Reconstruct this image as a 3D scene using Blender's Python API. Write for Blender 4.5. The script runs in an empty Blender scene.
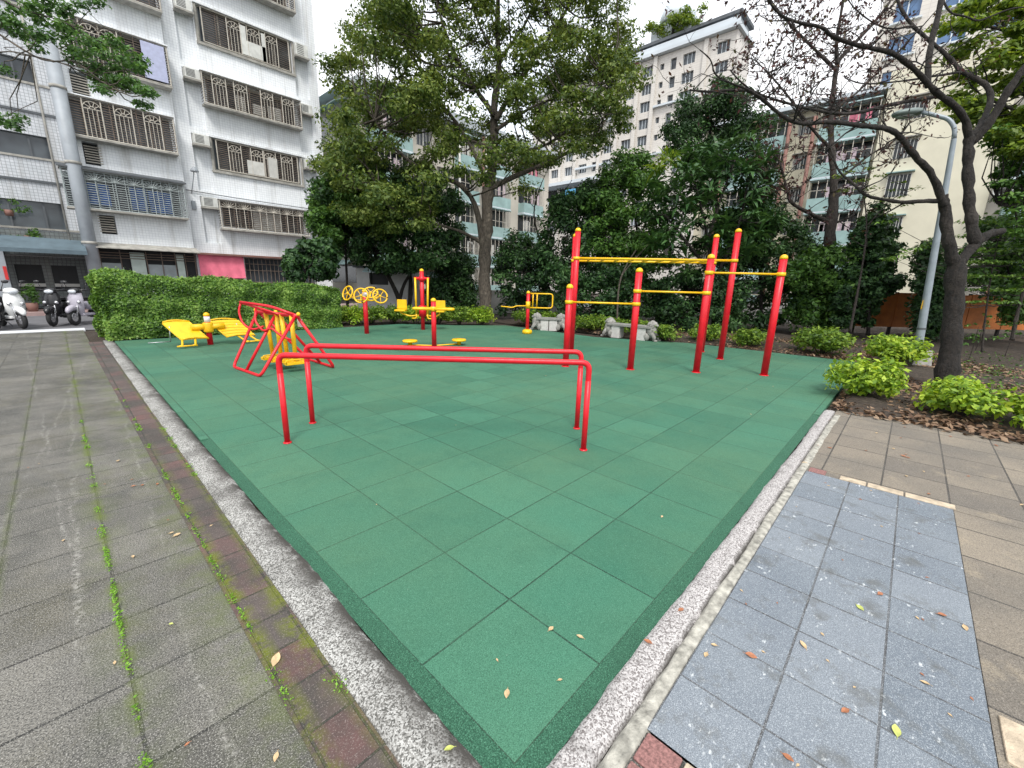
import bpy, math, random
import numpy as np
from mathutils import Vector, Matrix
random.seed(7); RNG = np.random.default_rng(7)
SC = bpy.context.scene
COL = SC.collection
PI = math.pi
# ------------------------------------------------------------------ camera frame (used to survey places in metres)
F_PX = 418.1; PITCH = .2378; ROLL = .0256
GI = np.array([-.7314, .682, 0]); GJ = np.array([.682, .7314, 0])
MW = np.array([GJ, GI, [0, 0, 1.]])
_cp, _sp, _cr, _sr = math.cos(PITCH), math.sin(PITCH), math.cos(ROLL), math.sin(ROLL)
_f = np.array([0, _cp, -_sp]); _u = np.array([0, _sp, _cp]); _x = np.array([1., 0, 0])
CX = MW @ (_cr*_x + _sr*_u); CU = MW @ (-_sr*_x + _cr*_u); CD = MW @ _f
CAM = MW @ np.array([-.04, -.97, 1.487])
def ray(px, py): return CD + CX*(px-512)/F_PX + CU*(384-py)/F_PX
def G(px, py, z=0.):
    r = ray(px, py); return CAM + r*(z-CAM[2])/r[2]
def AT(px, py, d): return CAM + ray(px, py)*d
def PXY(P):
    d = np.asarray(P, float)-CAM; z = d @ CD
    return 512+F_PX*(d @ CX)/z, 384-F_PX*(d @ CU)/z
def in_poly(x, y, poly):
    c = False; n = len(poly)
    for i in range(n):
        x1, y1 = poly[i]; x2, y2 = poly[i-1]
        if (y1 > y) != (y2 > y) and x < (x2-x1)*(y-y1)/(y2-y1)+x1: c = not c
    return c
# ------------------------------------------------------------------ tags and objects
def tag(o, label=None, cat=None, group=None, kind=None):
    if label: o['label'] = label
    if cat: o['category'] = cat
    if group: o['group'] = group
    if kind: o['kind'] = kind
    return o
def empty(name, loc, rz=0, label=None, cat=None, group=None):
    o = bpy.data.objects.new(name, None); o.empty_display_size = .2
    o.location = Vector(loc); o.rotation_euler = (0, 0, rz); COL.objects.link(o)
    return tag(o, label, cat, group)
def np_mesh(name, V, Fq, mat, parent=None, off=(0, 0, 0), smooth=False, mats=None, mi=None):
    V = np.asarray(V, dtype=np.float32)-np.asarray(off, dtype=np.float32); Fq = np.asarray(Fq, dtype=np.int32)
    me = bpy.data.meshes.new(name); k = Fq.shape[1]
    me.vertices.add(len(V)); me.vertices.foreach_set('co', V.ravel())
    me.loops.add(Fq.size); me.loops.foreach_set('vertex_index', Fq.ravel())
    me.polygons.add(len(Fq)); me.polygons.foreach_set('loop_start', np.arange(0, Fq.size, k, dtype=np.int32))
    if smooth: me.polygons.foreach_set('use_smooth', np.ones(len(Fq), dtype=bool))
    for m in (mats or [mat]): me.materials.append(m)
    if mi is not None: me.polygons.foreach_set('material_index', np.asarray(mi, dtype=np.int32))
    me.update(calc_edges=True); me.validate()
    o = bpy.data.objects.new(name, me); COL.objects.link(o)
    if parent is not None: o.parent = parent
    return o
class MB:
    def __init__(s): s.v = []; s.f = []; s.sm = []
    def add(s, vs, fs, smooth=False):
        b = len(s.v); s.v += [tuple(float(c) for c in v) for v in vs]
        for f in fs: s.f.append(tuple(b+i for i in f)); s.sm.append(smooth)
        return s
    def box(s, lo, hi, bev=0., M=None):
        x0, y0, z0 = lo; x1, y1, z1 = hi
        if bev <= 0:
            vs = [(x0,y0,z0),(x1,y0,z0),(x1,y1,z0),(x0,y1,z0),(x0,y0,z1),(x1,y0,z1),(x1,y1,z1),(x0,y1,z1)]
            fs = [(3,2,1,0),(4,5,6,7),(0,1,5,4),(1,2,6,5),(2,3,7,6),(3,0,4,7)]
        else:
            b = min(bev, (x1-x0)/2.01, (y1-y0)/2.01, (z1-z0)/2.01); vs = []; fs = []
            def ring(z, i):
                X0, X1, Y0, Y1 = x0+i, x1-i, y0+i, y1-i
                return [(X0+b,Y0,z),(X1-b,Y0,z),(X1,Y0+b,z),(X1,Y1-b,z),(X1-b,Y1,z),(X0+b,Y1,z),(X0,Y1-b,z),(X0,Y0+b,z)]
            def ring2(z):
                return [(x0+b,y0+b,z),(x1-b,y0+b,z),(x1-b,y0+b,z),(x1-b,y1-b,z),(x1-b,y1-b,z),(x0+b,y1-b,z),(x0+b,y1-b,z),(x0+b,y0+b,z)]
            R = [[(x0+1.3*b,y0+b*.5,z0),(x1-1.3*b,y0+b*.5,z0),(x1-b*.5,y0+1.3*b,z0),(x1-b*.5,y1-1.3*b,z0),(x1-1.3*b,y1-b*.5,z0),(x0+1.3*b,y1-b*.5,z0),(x0+b*.5,y1-1.3*b,z0),(x0+b*.5,y0+1.3*b,z0)],
                 ring(z0+b*.5, 0), ring(z1-b*.5, 0),
                 [(x0+1.3*b,y0+b*.5,z1),(x1-1.3*b,y0+b*.5,z1),(x1-b*.5,y0+1.3*b,z1),(x1-b*.5,y1-1.3*b,z1),(x1-1.3*b,y1-b*.5,z1),(x0+1.3*b,y1-b*.5,z1),(x0+b*.5,y1-1.3*b,z1),(x0+b*.5,y0+1.3*b,z1)]]
            for r in R: vs += r
            for k in range(3):
                for i in range(8): fs.append((k*8+i, k*8+(i+1)%8, (k+1)*8+(i+1)%8, (k+1)*8+i))
            fs.append(tuple(range(7, -1, -1))); fs.append(tuple(range(24, 32)))
        if M is not None: vs = [M @ Vector(v) for v in vs]
        return s.add(vs, fs)
    def tube(s, pts, rad, n=8, cap=True, smooth=True, closed=False, flat=1.):
        P = [Vector(p) for p in pts]; m = len(P)
        R = list(rad) if hasattr(rad, '__len__') else [rad]*m
        T = []
        for i in range(m):
            a = P[(i-1) % m] if (closed or i > 0) else P[i]; b = P[(i+1) % m] if (closed or i < m-1) else P[i]
            t = (b-a); T.append(t.normalized() if t.length > 1e-9 else Vector((0,0,1)))
        up = Vector((0,0,1)) if abs(T[0].z) < .9 else Vector((1,0,0))
        N = (up - T[0]*up.dot(T[0])).normalized(); vs = []
        for i in range(m):
            if i: N = (N - T[i]*N.dot(T[i])); N = N.normalized() if N.length > 1e-6 else Vector((1,0,0))
            B = T[i].cross(N)
            for k in range(n):
                a = 2*PI*k/n; vs.append(P[i] + (N*math.cos(a)*flat + B*math.sin(a))*R[i])
        fs = []
        for i in range(m if closed else m-1):
            j = (i+1) % m
            for k in range(n): fs.append((i*n+k, i*n+(k+1)%n, j*n+(k+1)%n, j*n+k))
        s.add(vs, fs, smooth)
        if cap and not closed:
            b = len(s.v)-m*n
            s.f.append(tuple(b+k for k in range(n-1, -1, -1))); s.sm.append(False)
            s.f.append(tuple(b+(m-1)*n+k for k in range(n))); s.sm.append(False)
        return s
    def lathe(s, prof, c=(0,0,0), n=16, smooth=True, M=None):
        vs = []; fs = []; m = len(prof)
        for r, z in prof:
            for k in range(n):
                a = 2*PI*k/n; v = Vector((r*math.cos(a), r*math.sin(a), z))
                vs.append((M @ v if M is not None else v) + Vector(c))
        for i in range(m-1):
            for k in range(n): fs.append((i*n+k, i*n+(k+1)%n, (i+1)*n+(k+1)%n, (i+1)*n+k))
        s.add(vs, fs, smooth)
        b = len(s.v)-m*n
        s.f.append(tuple(b+k for k in range(n-1, -1, -1))); s.sm.append(False)
        s.f.append(tuple(b+(m-1)*n+k for k in range(n))); s.sm.append(False)
        return s
    def prism(s, poly, lo, hi, axis='y', M=None):
        n = len(poly); vs = []
        for t in (lo, hi):
            for a, b in poly: vs.append({'y': (a, t, b), 'x': (t, a, b), 'z': (a, b, t)}[axis])
        fs = [tuple(range(n)), tuple(range(2*n-1, n-1, -1))] + [(i, i+n, (i+1)%n+n, (i+1)%n) for i in range(n)]
        if M is not None: vs = [M @ Vector(v) for v in vs]
        return s.add(vs, fs)
    def blob(s, c, r, n=10, m=8, M=None, noise=0., p=1.):
        vs = []; fs = []
        for i in range(m+1):
            th = PI*i/m
            for k in range(n):
                a = 2*PI*k/n; q = 1+noise*random.uniform(-1, 1)
                v = Vector((math.copysign(abs(math.sin(th)*math.cos(a))**p, math.cos(a))*r[0]*q, math.copysign(abs(math.sin(th)*math.sin(a))**p, math.sin(a))*r[1]*q, math.copysign(abs(math.cos(th))**p, math.cos(th))*r[2]))
                vs.append((M @ v if M is not None else v)+Vector(c))
        for i in range(m):
            for k in range(n): fs.append((i*n+k, (i+1)*n+k, (i+1)*n+(k+1)%n, i*n+(k+1)%n))
        return s.add(vs, fs, True)
    def build(s, name, mat, parent=None, off=(0,0,0)):
        me = bpy.data.meshes.new(name); o_ = Vector(off)
        me.from_pydata([Vector(v)-o_ for v in s.v], [], s.f)
        me.polygons.foreach_set('use_smooth', s.sm)
        me.materials.append(mat); me.update()
        o = bpy.data.objects.new(name, me); COL.objects.link(o)
        if parent is not None: o.parent = parent
        return o
def arc_path(pts, r, k=5):
    """polyline with rounded corners"""
    P = [Vector(p) for p in pts]; out = [P[0]]
    for i in range(1, len(P)-1):
        a = (P[i-1]-P[i]); b = (P[i+1]-P[i]); q = min(r, a.length*.45, b.length*.45)
        A = P[i]+a.normalized()*q; B = P[i]+b.normalized()*q
        for j in range(k+1):
            t = j/k; out.append(A*(1-t)**2 + P[i]*2*t*(1-t) + B*t*t)
    out.append(P[-1]); return out
def copy_tree(o, parent=None):
    c = o.copy(); COL.objects.link(c)
    if parent is not None: c.parent = parent
    for ch in o.children: copy_tree(ch, c)
    return c
# ------------------------------------------------------------------ materials
class NT:
    def __init__(s, name):
        s.m = bpy.data.materials.new(name); s.m.use_nodes = True; s.t = s.m.node_tree
        s.b = s.t.nodes['Principled BSDF']; s.o = s.t.nodes['Material Output']; s._c = None
    def n(s, typ, **k):
        nd = s.t.nodes.new(typ)
        for a, v in k.items():
            if a.startswith('i_'): nd.inputs[int(a[2:]) if a[2:].isdigit() else a[2:].replace('_', ' ')].default_value = v
            else: setattr(nd, a, v)
        return nd
    def l(s, a, b): s.t.links.new(a, b)
    def co(s):
        if s._c is None: s._c = s.n('ShaderNodeTexCoord')
        return s._c.outputs['Object']
    def noise(s, scale, detail=3, rough=.55, vec=None, dist=0.):
        nd = s.n('ShaderNodeTexNoise'); nd.inputs['Scale'].default_value = scale; nd.inputs['Detail'].default_value = detail
        nd.inputs['Roughness'].default_value = rough; nd.inputs['Distortion'].default_value = dist
        s.l(vec if vec is not None else s.co(), nd.inputs['Vector']); return nd.outputs['Fac']
    def ramp(s, fac, stops, interp='LINEAR'):
        nd = s.n('ShaderNodeValToRGB'); cr = nd.color_ramp; cr.interpolation = interp
        while len(cr.elements) < len(stops): cr.elements.new(.5)
        for e, (p, c) in zip(cr.elements, stops):
            e.position = p; e.color = (c[0], c[1], c[2], 1) if hasattr(c, '__len__') else (c, c, c, 1)
        s.l(fac, nd.inputs[0]); return nd.outputs[0]
    def mix(s, fac, a, b, mode='MIX'):
        nd = s.n('ShaderNodeMix', data_type='RGBA', blend_type=mode)
        for i, v in ((0, fac), (6, a), (7, b)):
            if hasattr(v, 'links'): s.l(v, nd.inputs[i])
            else: nd.inputs[i].default_value = v if i == 0 else (v[0], v[1], v[2], 1)
        return nd.outputs[2]
    def math(s, op, a, b=0., c=0., clamp=False):
        nd = s.n('ShaderNodeMath', operation=op, use_clamp=clamp)
        for i, v in enumerate((a, b, c)):
            if hasattr(v, 'links'): s.l(v, nd.inputs[i])
            else: nd.inputs[i].default_value = v
        return nd.outputs[0]
    def col(s, c):
        if hasattr(c, 'links'): s.l(c, s.b.inputs['Base Color'])
        else: s.b.inputs['Base Color'].default_value = (c[0], c[1], c[2], 1)
        return s
    def rough(s, v):
        if hasattr(v, 'links'): s.l(v, s.b.inputs['Roughness'])
        else: s.b.inputs['Roughness'].default_value = v
        return s
    def bump(s, h, strength=.4, dist=.01):
        nd = s.n('ShaderNodeBump'); nd.inputs['Strength'].default_value = strength; nd.inputs['Distance'].default_value = dist
        s.l(h, nd.inputs['Height']); s.l(nd.outputs[0], s.b.inputs['Normal']); return s
    def mapped(s, loc=(0,0,0), rot=(0,0,0), sc=(1,1,1)):
        nd = s.n('ShaderNodeMapping'); nd.inputs['Location'].default_value = loc; nd.inputs['Rotation'].default_value = rot
        nd.inputs['Scale'].default_value = sc; s.l(s.co(), nd.inputs[0]); return nd.outputs[0]
    def wallco(s):
        sp = s.n('ShaderNodeSeparateXYZ'); s.l(s.co(), sp.inputs[0]); cb = s.n('ShaderNodeCombineXYZ')
        s.l(s.math('ADD', sp.outputs[0], sp.outputs[1]), cb.inputs[0]); s.l(sp.outputs[2], cb.inputs[1]); return cb.outputs[0]
    def brick(s, vec, w, h, mortar, c1, c2, cm, offset=0., bias=0., smooth=.1):
        nd = s.n('ShaderNodeTexBrick'); nd.offset = offset; nd.squash = 1; nd.offset_frequency = 2
        for k, v in (('Scale', 1.), ('Mortar Size', mortar), ('Mortar Smooth', smooth), ('Bias', bias), ('Brick Width', w), ('Row Height', h)):
            nd.inputs[k].default_value = v
        for k, v in (('Color1', c1), ('Color2', c2), ('Mortar', cm)): nd.inputs[k].default_value = (v[0], v[1], v[2], 1)
        s.l(vec, nd.inputs['Vector']); return nd
    def band(s, coord, c, w):
        """1 near coord==c, falling to 0 at distance w"""
        return s.math('SUBTRACT', 1., s.math('DIVIDE', s.math('ABSOLUTE', s.math('SUBTRACT', coord, c)), w), clamp=True)
def plain(name, c, r=.6, var=.12, scale=6, metal=0., bump=0., bscale=60, coat=0.):
    t = NT(name); n = t.noise(scale, 4)
    d = tuple(x*(1-var) for x in c); e = tuple(min(1, x*(1+var)) for x in c)
    t.col(t.ramp(n, [(.3, d), (.7, e)])).rough(r); t.b.inputs['Metallic'].default_value = metal
    if coat: t.b.inputs['Coat Weight'].default_value = coat
    if bump: t.bump(t.noise(bscale, 4), bump, .01)
    return t.m
def painted(name, c, r=.32):
    """glossy outdoor paint: slight fading, small chips and grime"""
    t = NT(name); n = t.noise(9, 5); f = t.noise(70, 3)
    c0 = t.ramp(n, [(.3, tuple(x*.86 for x in c)), (.7, tuple(min(1, x*1.06+.004) for x in c))])
    grime = t.ramp(t.noise(22, 6, .7), [(.56, 0.), (.72, .5)])
    t.col(t.mix(grime, c0, tuple(x*.6+.02 for x in c))); t.rough(t.ramp(f, [(.3, r), (.8, r+.2)]))
    t.bump(t.noise(35, 3), .06, .004); return t.m
def leafmat(name, cols, scale=1.2, trans=.25, r=.5, top=None):
    t = NT(name)
    g = t.n('ShaderNodeNewGeometry'); rnd = g.outputs['Random Per Island']
    big = t.noise(scale, 2)
    f = t.math('ADD', t.math('MULTIPLY', rnd, .55), t.math('MULTIPLY', t.math('SUBTRACT', big, .25), .9), clamp=True)
    k = len(cols); c = t.ramp(f, [(.12+.76*i/(k-1), q) for i, q in enumerate(cols)])
    t.col(c).rough(r)
    t.b.inputs['Specular IOR Level'].default_value = .35
    tr = t.n('ShaderNodeBsdfTranslucent'); t.l(t.mix(.5, c, (.35, .5, .05), 'MULTIPLY'), tr.inputs[0])
    tr.inputs[0].default_value = (.1, .2, .02, 1)
    tc = t.n('ShaderNodeMix', data_type='RGBA', blend_type='MULTIPLY'); tc.inputs[0].default_value = 1.
    t.l(c, tc.inputs[6]); tc.inputs[7].default_value = (1.6, 1.5, .8, 1); t.l(tc.outputs[2], tr.inputs[0])
    ms = t.n('ShaderNodeMixShader'); ms.inputs[0].default_value = trans
    t.l(t.b.outputs[0], ms.inputs[1]); t.l(tr.outputs[0], ms.inputs[2]); t.l(ms.outputs[0], t.o.inputs[0])
    return t.m
def barkmat(name, dark, light, moss=None):
    t = NT(name); v = t.mapped(sc=(1, 1, .25)); n = t.noise(26, 5, .65, vec=v); p = t.noise(3.2, 4, .6)
    c = t.ramp(n, [(.32, dark), (.66, light)])
    c = t.mix(t.ramp(p, [(.56, 0.), (.68, .55)]), c, tuple(x*1.9+.016 for x in light))
    if moss: c = t.mix(t.ramp(t.noise(5, 4), [(.55, 0.), (.7, .6)]), c, moss)
    t.col(c).rough(.9).bump(t.math('ADD', n, t.math('MULTIPLY', t.noise(9, 4, .7), 1.5)), .9, .035); return t.m
M = {}
RED = (.66, .004, .016); YEL = (.86, .50, .003)
M['red'] = painted('red paint', RED); M['yellow'] = painted('yellow paint', YEL)
M['steel'] = plain('worn steel', (.42, .43, .44), .4, .2, 30, .7)
M['bolt'] = plain('zinc bolts', (.30, .30, .31), .45, .2, 40, .8)
M['sticker'] = plain('instruction sticker', (.72, .72, .76), .4, .12, 90)
M['pole'] = plain('galvanised lamp pole', (.24, .28, .31), .45, .14, 5, .2)
M['concrete'] = plain('weathered concrete', (.34, .33, .31), .9, .25, 7, bump=.5, bscale=45)
M['stone'] = plain('carved bench stone', (.27, .265, .245), .9, .3, 14, bump=.6, bscale=60)
M['stoneslab'] = plain('bench seat stone', (.22, .22, .205), .85, .22, 12, bump=.4, bscale=80)
M['stonelight'] = plain('white bench block', (.50, .49, .47), .85, .12, 14, bump=.3, bscale=80)
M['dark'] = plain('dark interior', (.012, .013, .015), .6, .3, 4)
M['rubber'] = plain('black rubber', (.02, .02, .021), .8, .2, 20)
M['white'] = plain('white enamel', (.72, .73, .73), .3, .05, 5)
M['black'] = plain('black gloss plastic', (.018, .018, .02), .25, .2, 9)
M['silver'] = plain('silver lilac plastic', (.42, .40, .46), .3, .08, 9)
M['chrome'] = plain('bright metal', (.6, .6, .62), .25, .05, 9, .9)
M['ac'] = plain('air conditioner casing', (.60, .61, .58), .55, .16, 4)
M['acdark'] = plain('air conditioner grille', (.09, .09, .09), .7, .2, 30)
M['grille'] = plain('pale window grille', (.50, .47, .41), .6, .18, 9)
M['grilledark'] = plain('rusty brown grille', (.16, .125, .10), .75, .3, 9)
M['grilleblue'] = plain('grey green grille', (.30, .34, .34), .6, .2, 9)
M['sill'] = plain('dirty window sill', (.33, .32, .29), .85, .3, 5)
M['curtain'] = plain('white curtain behind window', (.55, .55, .52), .9, .15, 3)
M['tarpblue'] = plain('blue tarpaulin', (.02, .08, .26), .5, .35, 3)
M['orange'] = plain('orange hoarding', (.42, .13, .025), .7, .25, 3)
M['pink'] = plain('faded pink canvas', (.75, .17, .25), .75, .2, 2)
M['awnblue'] = plain('blue grey awning', (.09, .13, .155), .6, .2, 3)
M['awnpale'] = plain('pale teal sheet awning', (.45, .60, .62), .6, .12, 3)
M['teal'] = plain('teal balcony panel', (.27, .40, .39), .7, .2, 1.2)
M['pipered'] = plain('rust red pipe', (.20, .10, .08), .7, .2, 3)
M['pipegrey'] = plain('blue grey duct', (.30, .33, .36), .55, .15, 2)
M['roofdark'] = plain('dark roof edge', (.09, .10, .11), .8, .2, 2)
M['steelroof'] = plain('pale steel roof', (.40, .44, .47), .6, .12, 2)
M['cloth'] = plain('pale laundry', (.55, .45, .5), .9, .3, 5)
M['clothpink'] = plain('pink laundry', (.65, .2, .28), .9, .2, 5)
def glassmat():
    t = NT('window glass'); n = t.noise(.9, 2)
    t.col(t.ramp(n, [(.35, (.03, .035, .04)), (.7, (.10, .12, .135))])).rough(.12); return t.m
M['glass'] = glassmat()
def tilewall(name, c1, c2, cj, w, h, mort=.008, stain=.3, offset=0.):
    t = NT(name); v = t.wallco(); b = t.brick(v, w, h, mort, c1, c2, cj, offset)
    st = t.noise(.55, 5, .6, vec=t.mapped(sc=(1, 1, .3)))
    c = t.mix(t.ramp(st, [(.46, 0.), (.72, stain)]), b.outputs['Color'], tuple(x*.42 for x in c1))
    sk = t.noise(2.6, 5, .65, vec=t.mapped(sc=(1, 1, .07))); c = t.mix(t.ramp(sk, [(.54, 0.), (.72, stain*1.3)]), c, (.20, .185, .15))
    t.col(c).rough(.5); t.bump(t.math('SUBTRACT', 1., b.outputs['Fac']), .3, .006); return t.m
M['wtile'] = tilewall('white mosaic tile', (.86, .89, .91), (.80, .83, .86), (.58, .61, .64), .10, .10, .005, .34)
M['wtile2'] = tilewall('greyer mosaic tile', (.60, .62, .65), (.52, .55, .58), (.26, .28, .30), .105, .105, .007)
M['gtile'] = tilewall('grey arcade tile', (.17, .19, .19), (.13, .15, .15), (.07, .08, .08), .12, .12, .01)
M['cream'] = tilewall('cream tile wall', (.62, .57, .43), (.58, .54, .41), (.50, .46, .35), .2, .1, .006, .10)
M['yellowwall'] = plain('pale yellow render', (.66, .63, .50), .85, .08, .8)
M['towerwall'] = tilewall('pale beige tower tile', (.62, .59, .54), (.58, .55, .51), (.50, .47, .44), .6, .3, .02, .07)
M['towerpale'] = plain('pale tower parapet', (.55, .60, .64), .8, .08, .3)
M['beige'] = plain('beige render', (.50, .47, .41), .9, .14, .6)
M['gardenwall'] = plain('pale garden wall', (.46, .46, .45), .9, .2, 1.5)
# ground materials
def speckle(t, scale, lo, hi, amt):
    return t.ramp(t.noise(scale, 2, .7), [(lo, 0.), (hi, amt)])
def mat_play():
    t = NT('green rubber tiles'); v = t.mapped(loc=(-.02+10, -.02+10, 0))
    b = t.brick(v, .5, .5, .0042, (.030, .130, .080), (.055, .185, .115), (.006, .024, .015), 0., smooth=.12)
    c = b.outputs['Color']
    c = t.mix(t.ramp(t.noise(.55, 4, .6), [(.38, 0.), (.66, .75)]), c, (.078, .165, .088))
    c = t.mix(t.ramp(t.noise(2.3, 6, .7), [(.48, 0.), (.70, .5)]), c, (.024, .105, .066))
    c = t.mix(speckle(t, 230, .50, .60, .6), c, (.012, .06, .036))
    c = t.mix(speckle(t, 290, .54, .64, .55), c, (.11, .29, .195))
    c = t.mix(t.ramp(t.noise(34, 6, .75), [(.68, 0.), (.72, .6)]), c, (.26, .38, .29))
    t.col(c).rough(.78); t.b.inputs['Specular IOR Level'].default_value = .4
    h = t.math('SUBTRACT', t.math('MULTIPLY', t.noise(260, 2), .35), t.math('MULTIPLY', b.outputs['Fac'], 1.4))
    t.bump(h, .55, .004); return t.m
def mat_playedge():
    t = NT('dark green rubber edging'); n = t.noise(230, 3, .7)
    c = t.ramp(n, [(.36, (.008, .045, .025)), (.52, (.022, .105, .058)), (.70, (.09, .25, .16))])
    c = t.mix(t.ramp(t.noise(2.4, 4), [(.5, 0.), (.75, .4)]), c, (.012, .06, .034))
    t.col(c).rough(.85).bump(n, .7, .006); return t.m
def mat_pebble(name, base, dark, light, dirt=.5, dlo=.45, dscale=3, edge=None):
    t = NT(name); vo = t.n('ShaderNodeTexVoronoi'); vo.inputs['Scale'].default_value = 190; t.l(t.co(), vo.inputs['Vector'])
    vc = t.n('ShaderNodeSeparateColor'); t.l(vo.outputs['Color'], vc.inputs[0])
    c = t.ramp(vc.outputs[0], [(.15, dark), (.45, base), (.85, light)])
    if edge is not None:
        se = t.n('ShaderNodeSeparateXYZ'); t.l(t.co(), se.inputs[0]); eb = t.math('MULTIPLY', t.band(se.outputs[edge[0]], edge[1], edge[2]), t.ramp(t.noise(7, 5, .7), [(.36, 0.), (.5, 1.)])); c = t.mix(t.math('MULTIPLY', eb, 1.2, clamp=True), c, (.06, .056, .05))
    d = t.noise(dscale, 6, .7); c = t.mix(t.ramp(d, [(dlo-.06, 0.), (dlo+.20, dirt)]), c, (.05, .047, .042))
    c = t.mix(speckle(t, 240, .55, .7, .4), c, dark)
    t.col(c).rough(.9); t.bump(t.math('SUBTRACT', t.noise(150, 4, .7), t.math('MULTIPLY', vo.outputs['Distance'], .8)), .6, .004); return t.m
def mat_path():
    t = NT('old path pavers'); sp = t.n('ShaderNodeSeparateXYZ')
    wob = t.noise(1.3, 2); X0 = None
    t.l(t.co(), sp.inputs[0]); X, Y = sp.outputs[0], sp.outputs[1]
    v = t.mapped(loc=(.39+38*.385-.005, 30*.405-.03, 0))
    b = t.brick(v, .385, .405, .006, (.110, .106, .092), (.185, .177, .155), (.022, .021, .018), 0., smooth=.25)
    c = b.outputs['Color']
    c = t.mix(t.ramp(t.noise(.9, 5, .68), [(.40, 0.), (.62, .85)]), c, (.042, .043, .038))
    c = t.mix(t.ramp(t.noise(1.7, 5, .7, dist=.6), [(.50, 0.), (.66, .55)]), c, (.080, .074, .040))
    c = t.mix(t.ramp(t.noise(2.7, 6, .7), [(.5, 0.), (.72, .5)]), c, (.25, .235, .20))
    c = t.mix(speckle(t, 150, .48, .57, .78), c, (.024, .024, .022))
    c = t.mix(speckle(t, 210, .56, .63, .80), c, (.38, .37, .34))
    # pale scraped streaks winding along the path
    nn = t.noise(2.2, 3); w = t.math('MULTIPLY', t.math('SUBTRACT', nn, .5), .16); n2 = t.noise(38, 5, .75)
    for a, k, wd in ((-.93, .016, .016), (-.62, .03, .013), (-.80, -.045, .012), (-1.45, .09, .014), (-2.1, -.05, .02), (-2.9, .06, .02)):
        q = t.math('ADD', t.math('ADD', X, w), t.math('MULTIPLY', Y, -k))
        m = t.math('MULTIPLY', t.band(q, a, wd*1.2), t.ramp(n2, [(.48, 0.), (.6, .5)]))
        m = t.math('MULTIPLY', m, t.ramp(t.noise(1.1, 3), [(.38, 0.), (.5, 1.)]))
        c = t.mix(m, c, (.40, .39, .36))
    # moss in joints and near the brick strip
    mossn = t.ramp(t.noise(4.5, 5, .7), [(.40, 0.), (.62, 1.)])
    for a, wd, am in ((-.39, .24, .6), (-.775, .035, .95), (-.775, .14, .35), (-1.16, .03, .4)):
        c = t.mix(t.math('MULTIPLY', t.math('MULTIPLY', t.band(X, a, wd), mossn), am), c, (.095, .125, .018))
    t.col(c); t.rough(t.ramp(t.noise(1.2, 3), [(.4, .55), (.6, .85)]))
    h = t.math('SUBTRACT', t.math('MULTIPLY', t.noise(190, 3), .4), t.math('MULTIPLY', b.outputs['Fac'], 1.5))
    t.bump(h, .7, .006); return t.m
def mat_bricks():
    t = NT('reddish edging bricks'); v = t.mapped(loc=(.392+5*.15, 30*.21+.05, 0))
    b = t.brick(v, .15, .21, .005, (.125, .062, .058), (.085, .075, .068), (.03, .032, .022), 0., smooth=.3)
    c = t.mix(t.ramp(t.noise(1.6, 5, .7), [(.40, 0.), (.58, .9)]), b.outputs['Color'], (.045, .043, .038))
    sp_ = t.n('ShaderNodeSeparateXYZ'); t.l(t.co(), sp_.inputs[0]); mn = t.ramp(t.noise(6, 6, .75), [(.42, 0.), (.56, 1.)])
    for cx_, wx, cy, wy, am in ((-.235, .09, 1.12, .55, 1.), (-.385, .05, 1.5, 3., .8), (-.24, .04, 4., 6., .6)):
        c = t.mix(t.math('MULTIPLY', t.math('MULTIPLY', t.math('MULTIPLY', t.band(sp_.outputs[0], cx_, wx), t.band(sp_.outputs[1], cy, wy)), mn), am*1.6, clamp=True), c, (.105, .125, .008))
    c = t.mix(speckle(t, 190, .55, .7, .55), c, (.30, .26, .24)); c = t.mix(speckle(t, 260, .58, .72, .6), c, (.04, .035, .03))
    t.col(c).rough(.9); t.bump(t.math('SUBTRACT', t.math('MULTIPLY', t.noise(150, 3), .5), b.outputs['Fac']), .8, .008); return t.m
def mat_granite():
    t = NT('blue grey stone tiles'); v = t.mapped(loc=(-.415+2.95, .228+2.915, 0))
    b = t.brick(v, .295, .2915, .0045, (.105, .130, .160), (.185, .21, .24), (.030, .024, .020), 0., smooth=.3)
    c = t.mix(t.ramp(t.noise(1.4, 4, .6), [(.4, 0.), (.75, .5)]), b.outputs['Color'], (.23, .26, .285))
    c = t.mix(speckle(t, 250, .48, .60, .6), c, (.06, .075, .095)); c = t.mix(speckle(t, 300, .54, .64, .65), c, (.46, .50, .53))
    bl = t.math('MULTIPLY', t.ramp(t.noise(34, 5, .6, vec=t.mapped(sc=(1, 1.6, 1))), [(.60, 0.), (.66, .8)]), t.ramp(t.noise(5.2, 3), [(.52, 0.), (.60, 1.)]))
    c = t.mix(bl, c, (.58, .61, .62))
    c = t.mix(t.ramp(t.noise(5, 5, .7), [(.54, 0.), (.68, .6)]), c, (.085, .085, .075))
    t.col(c).rough(.62); t.bump(t.math('SUBTRACT', t.math('MULTIPLY', t.noise(200, 3), .3), t.math('MULTIPLY', b.outputs['Fac'], 1.5)), .6, .005); return t.m
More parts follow.
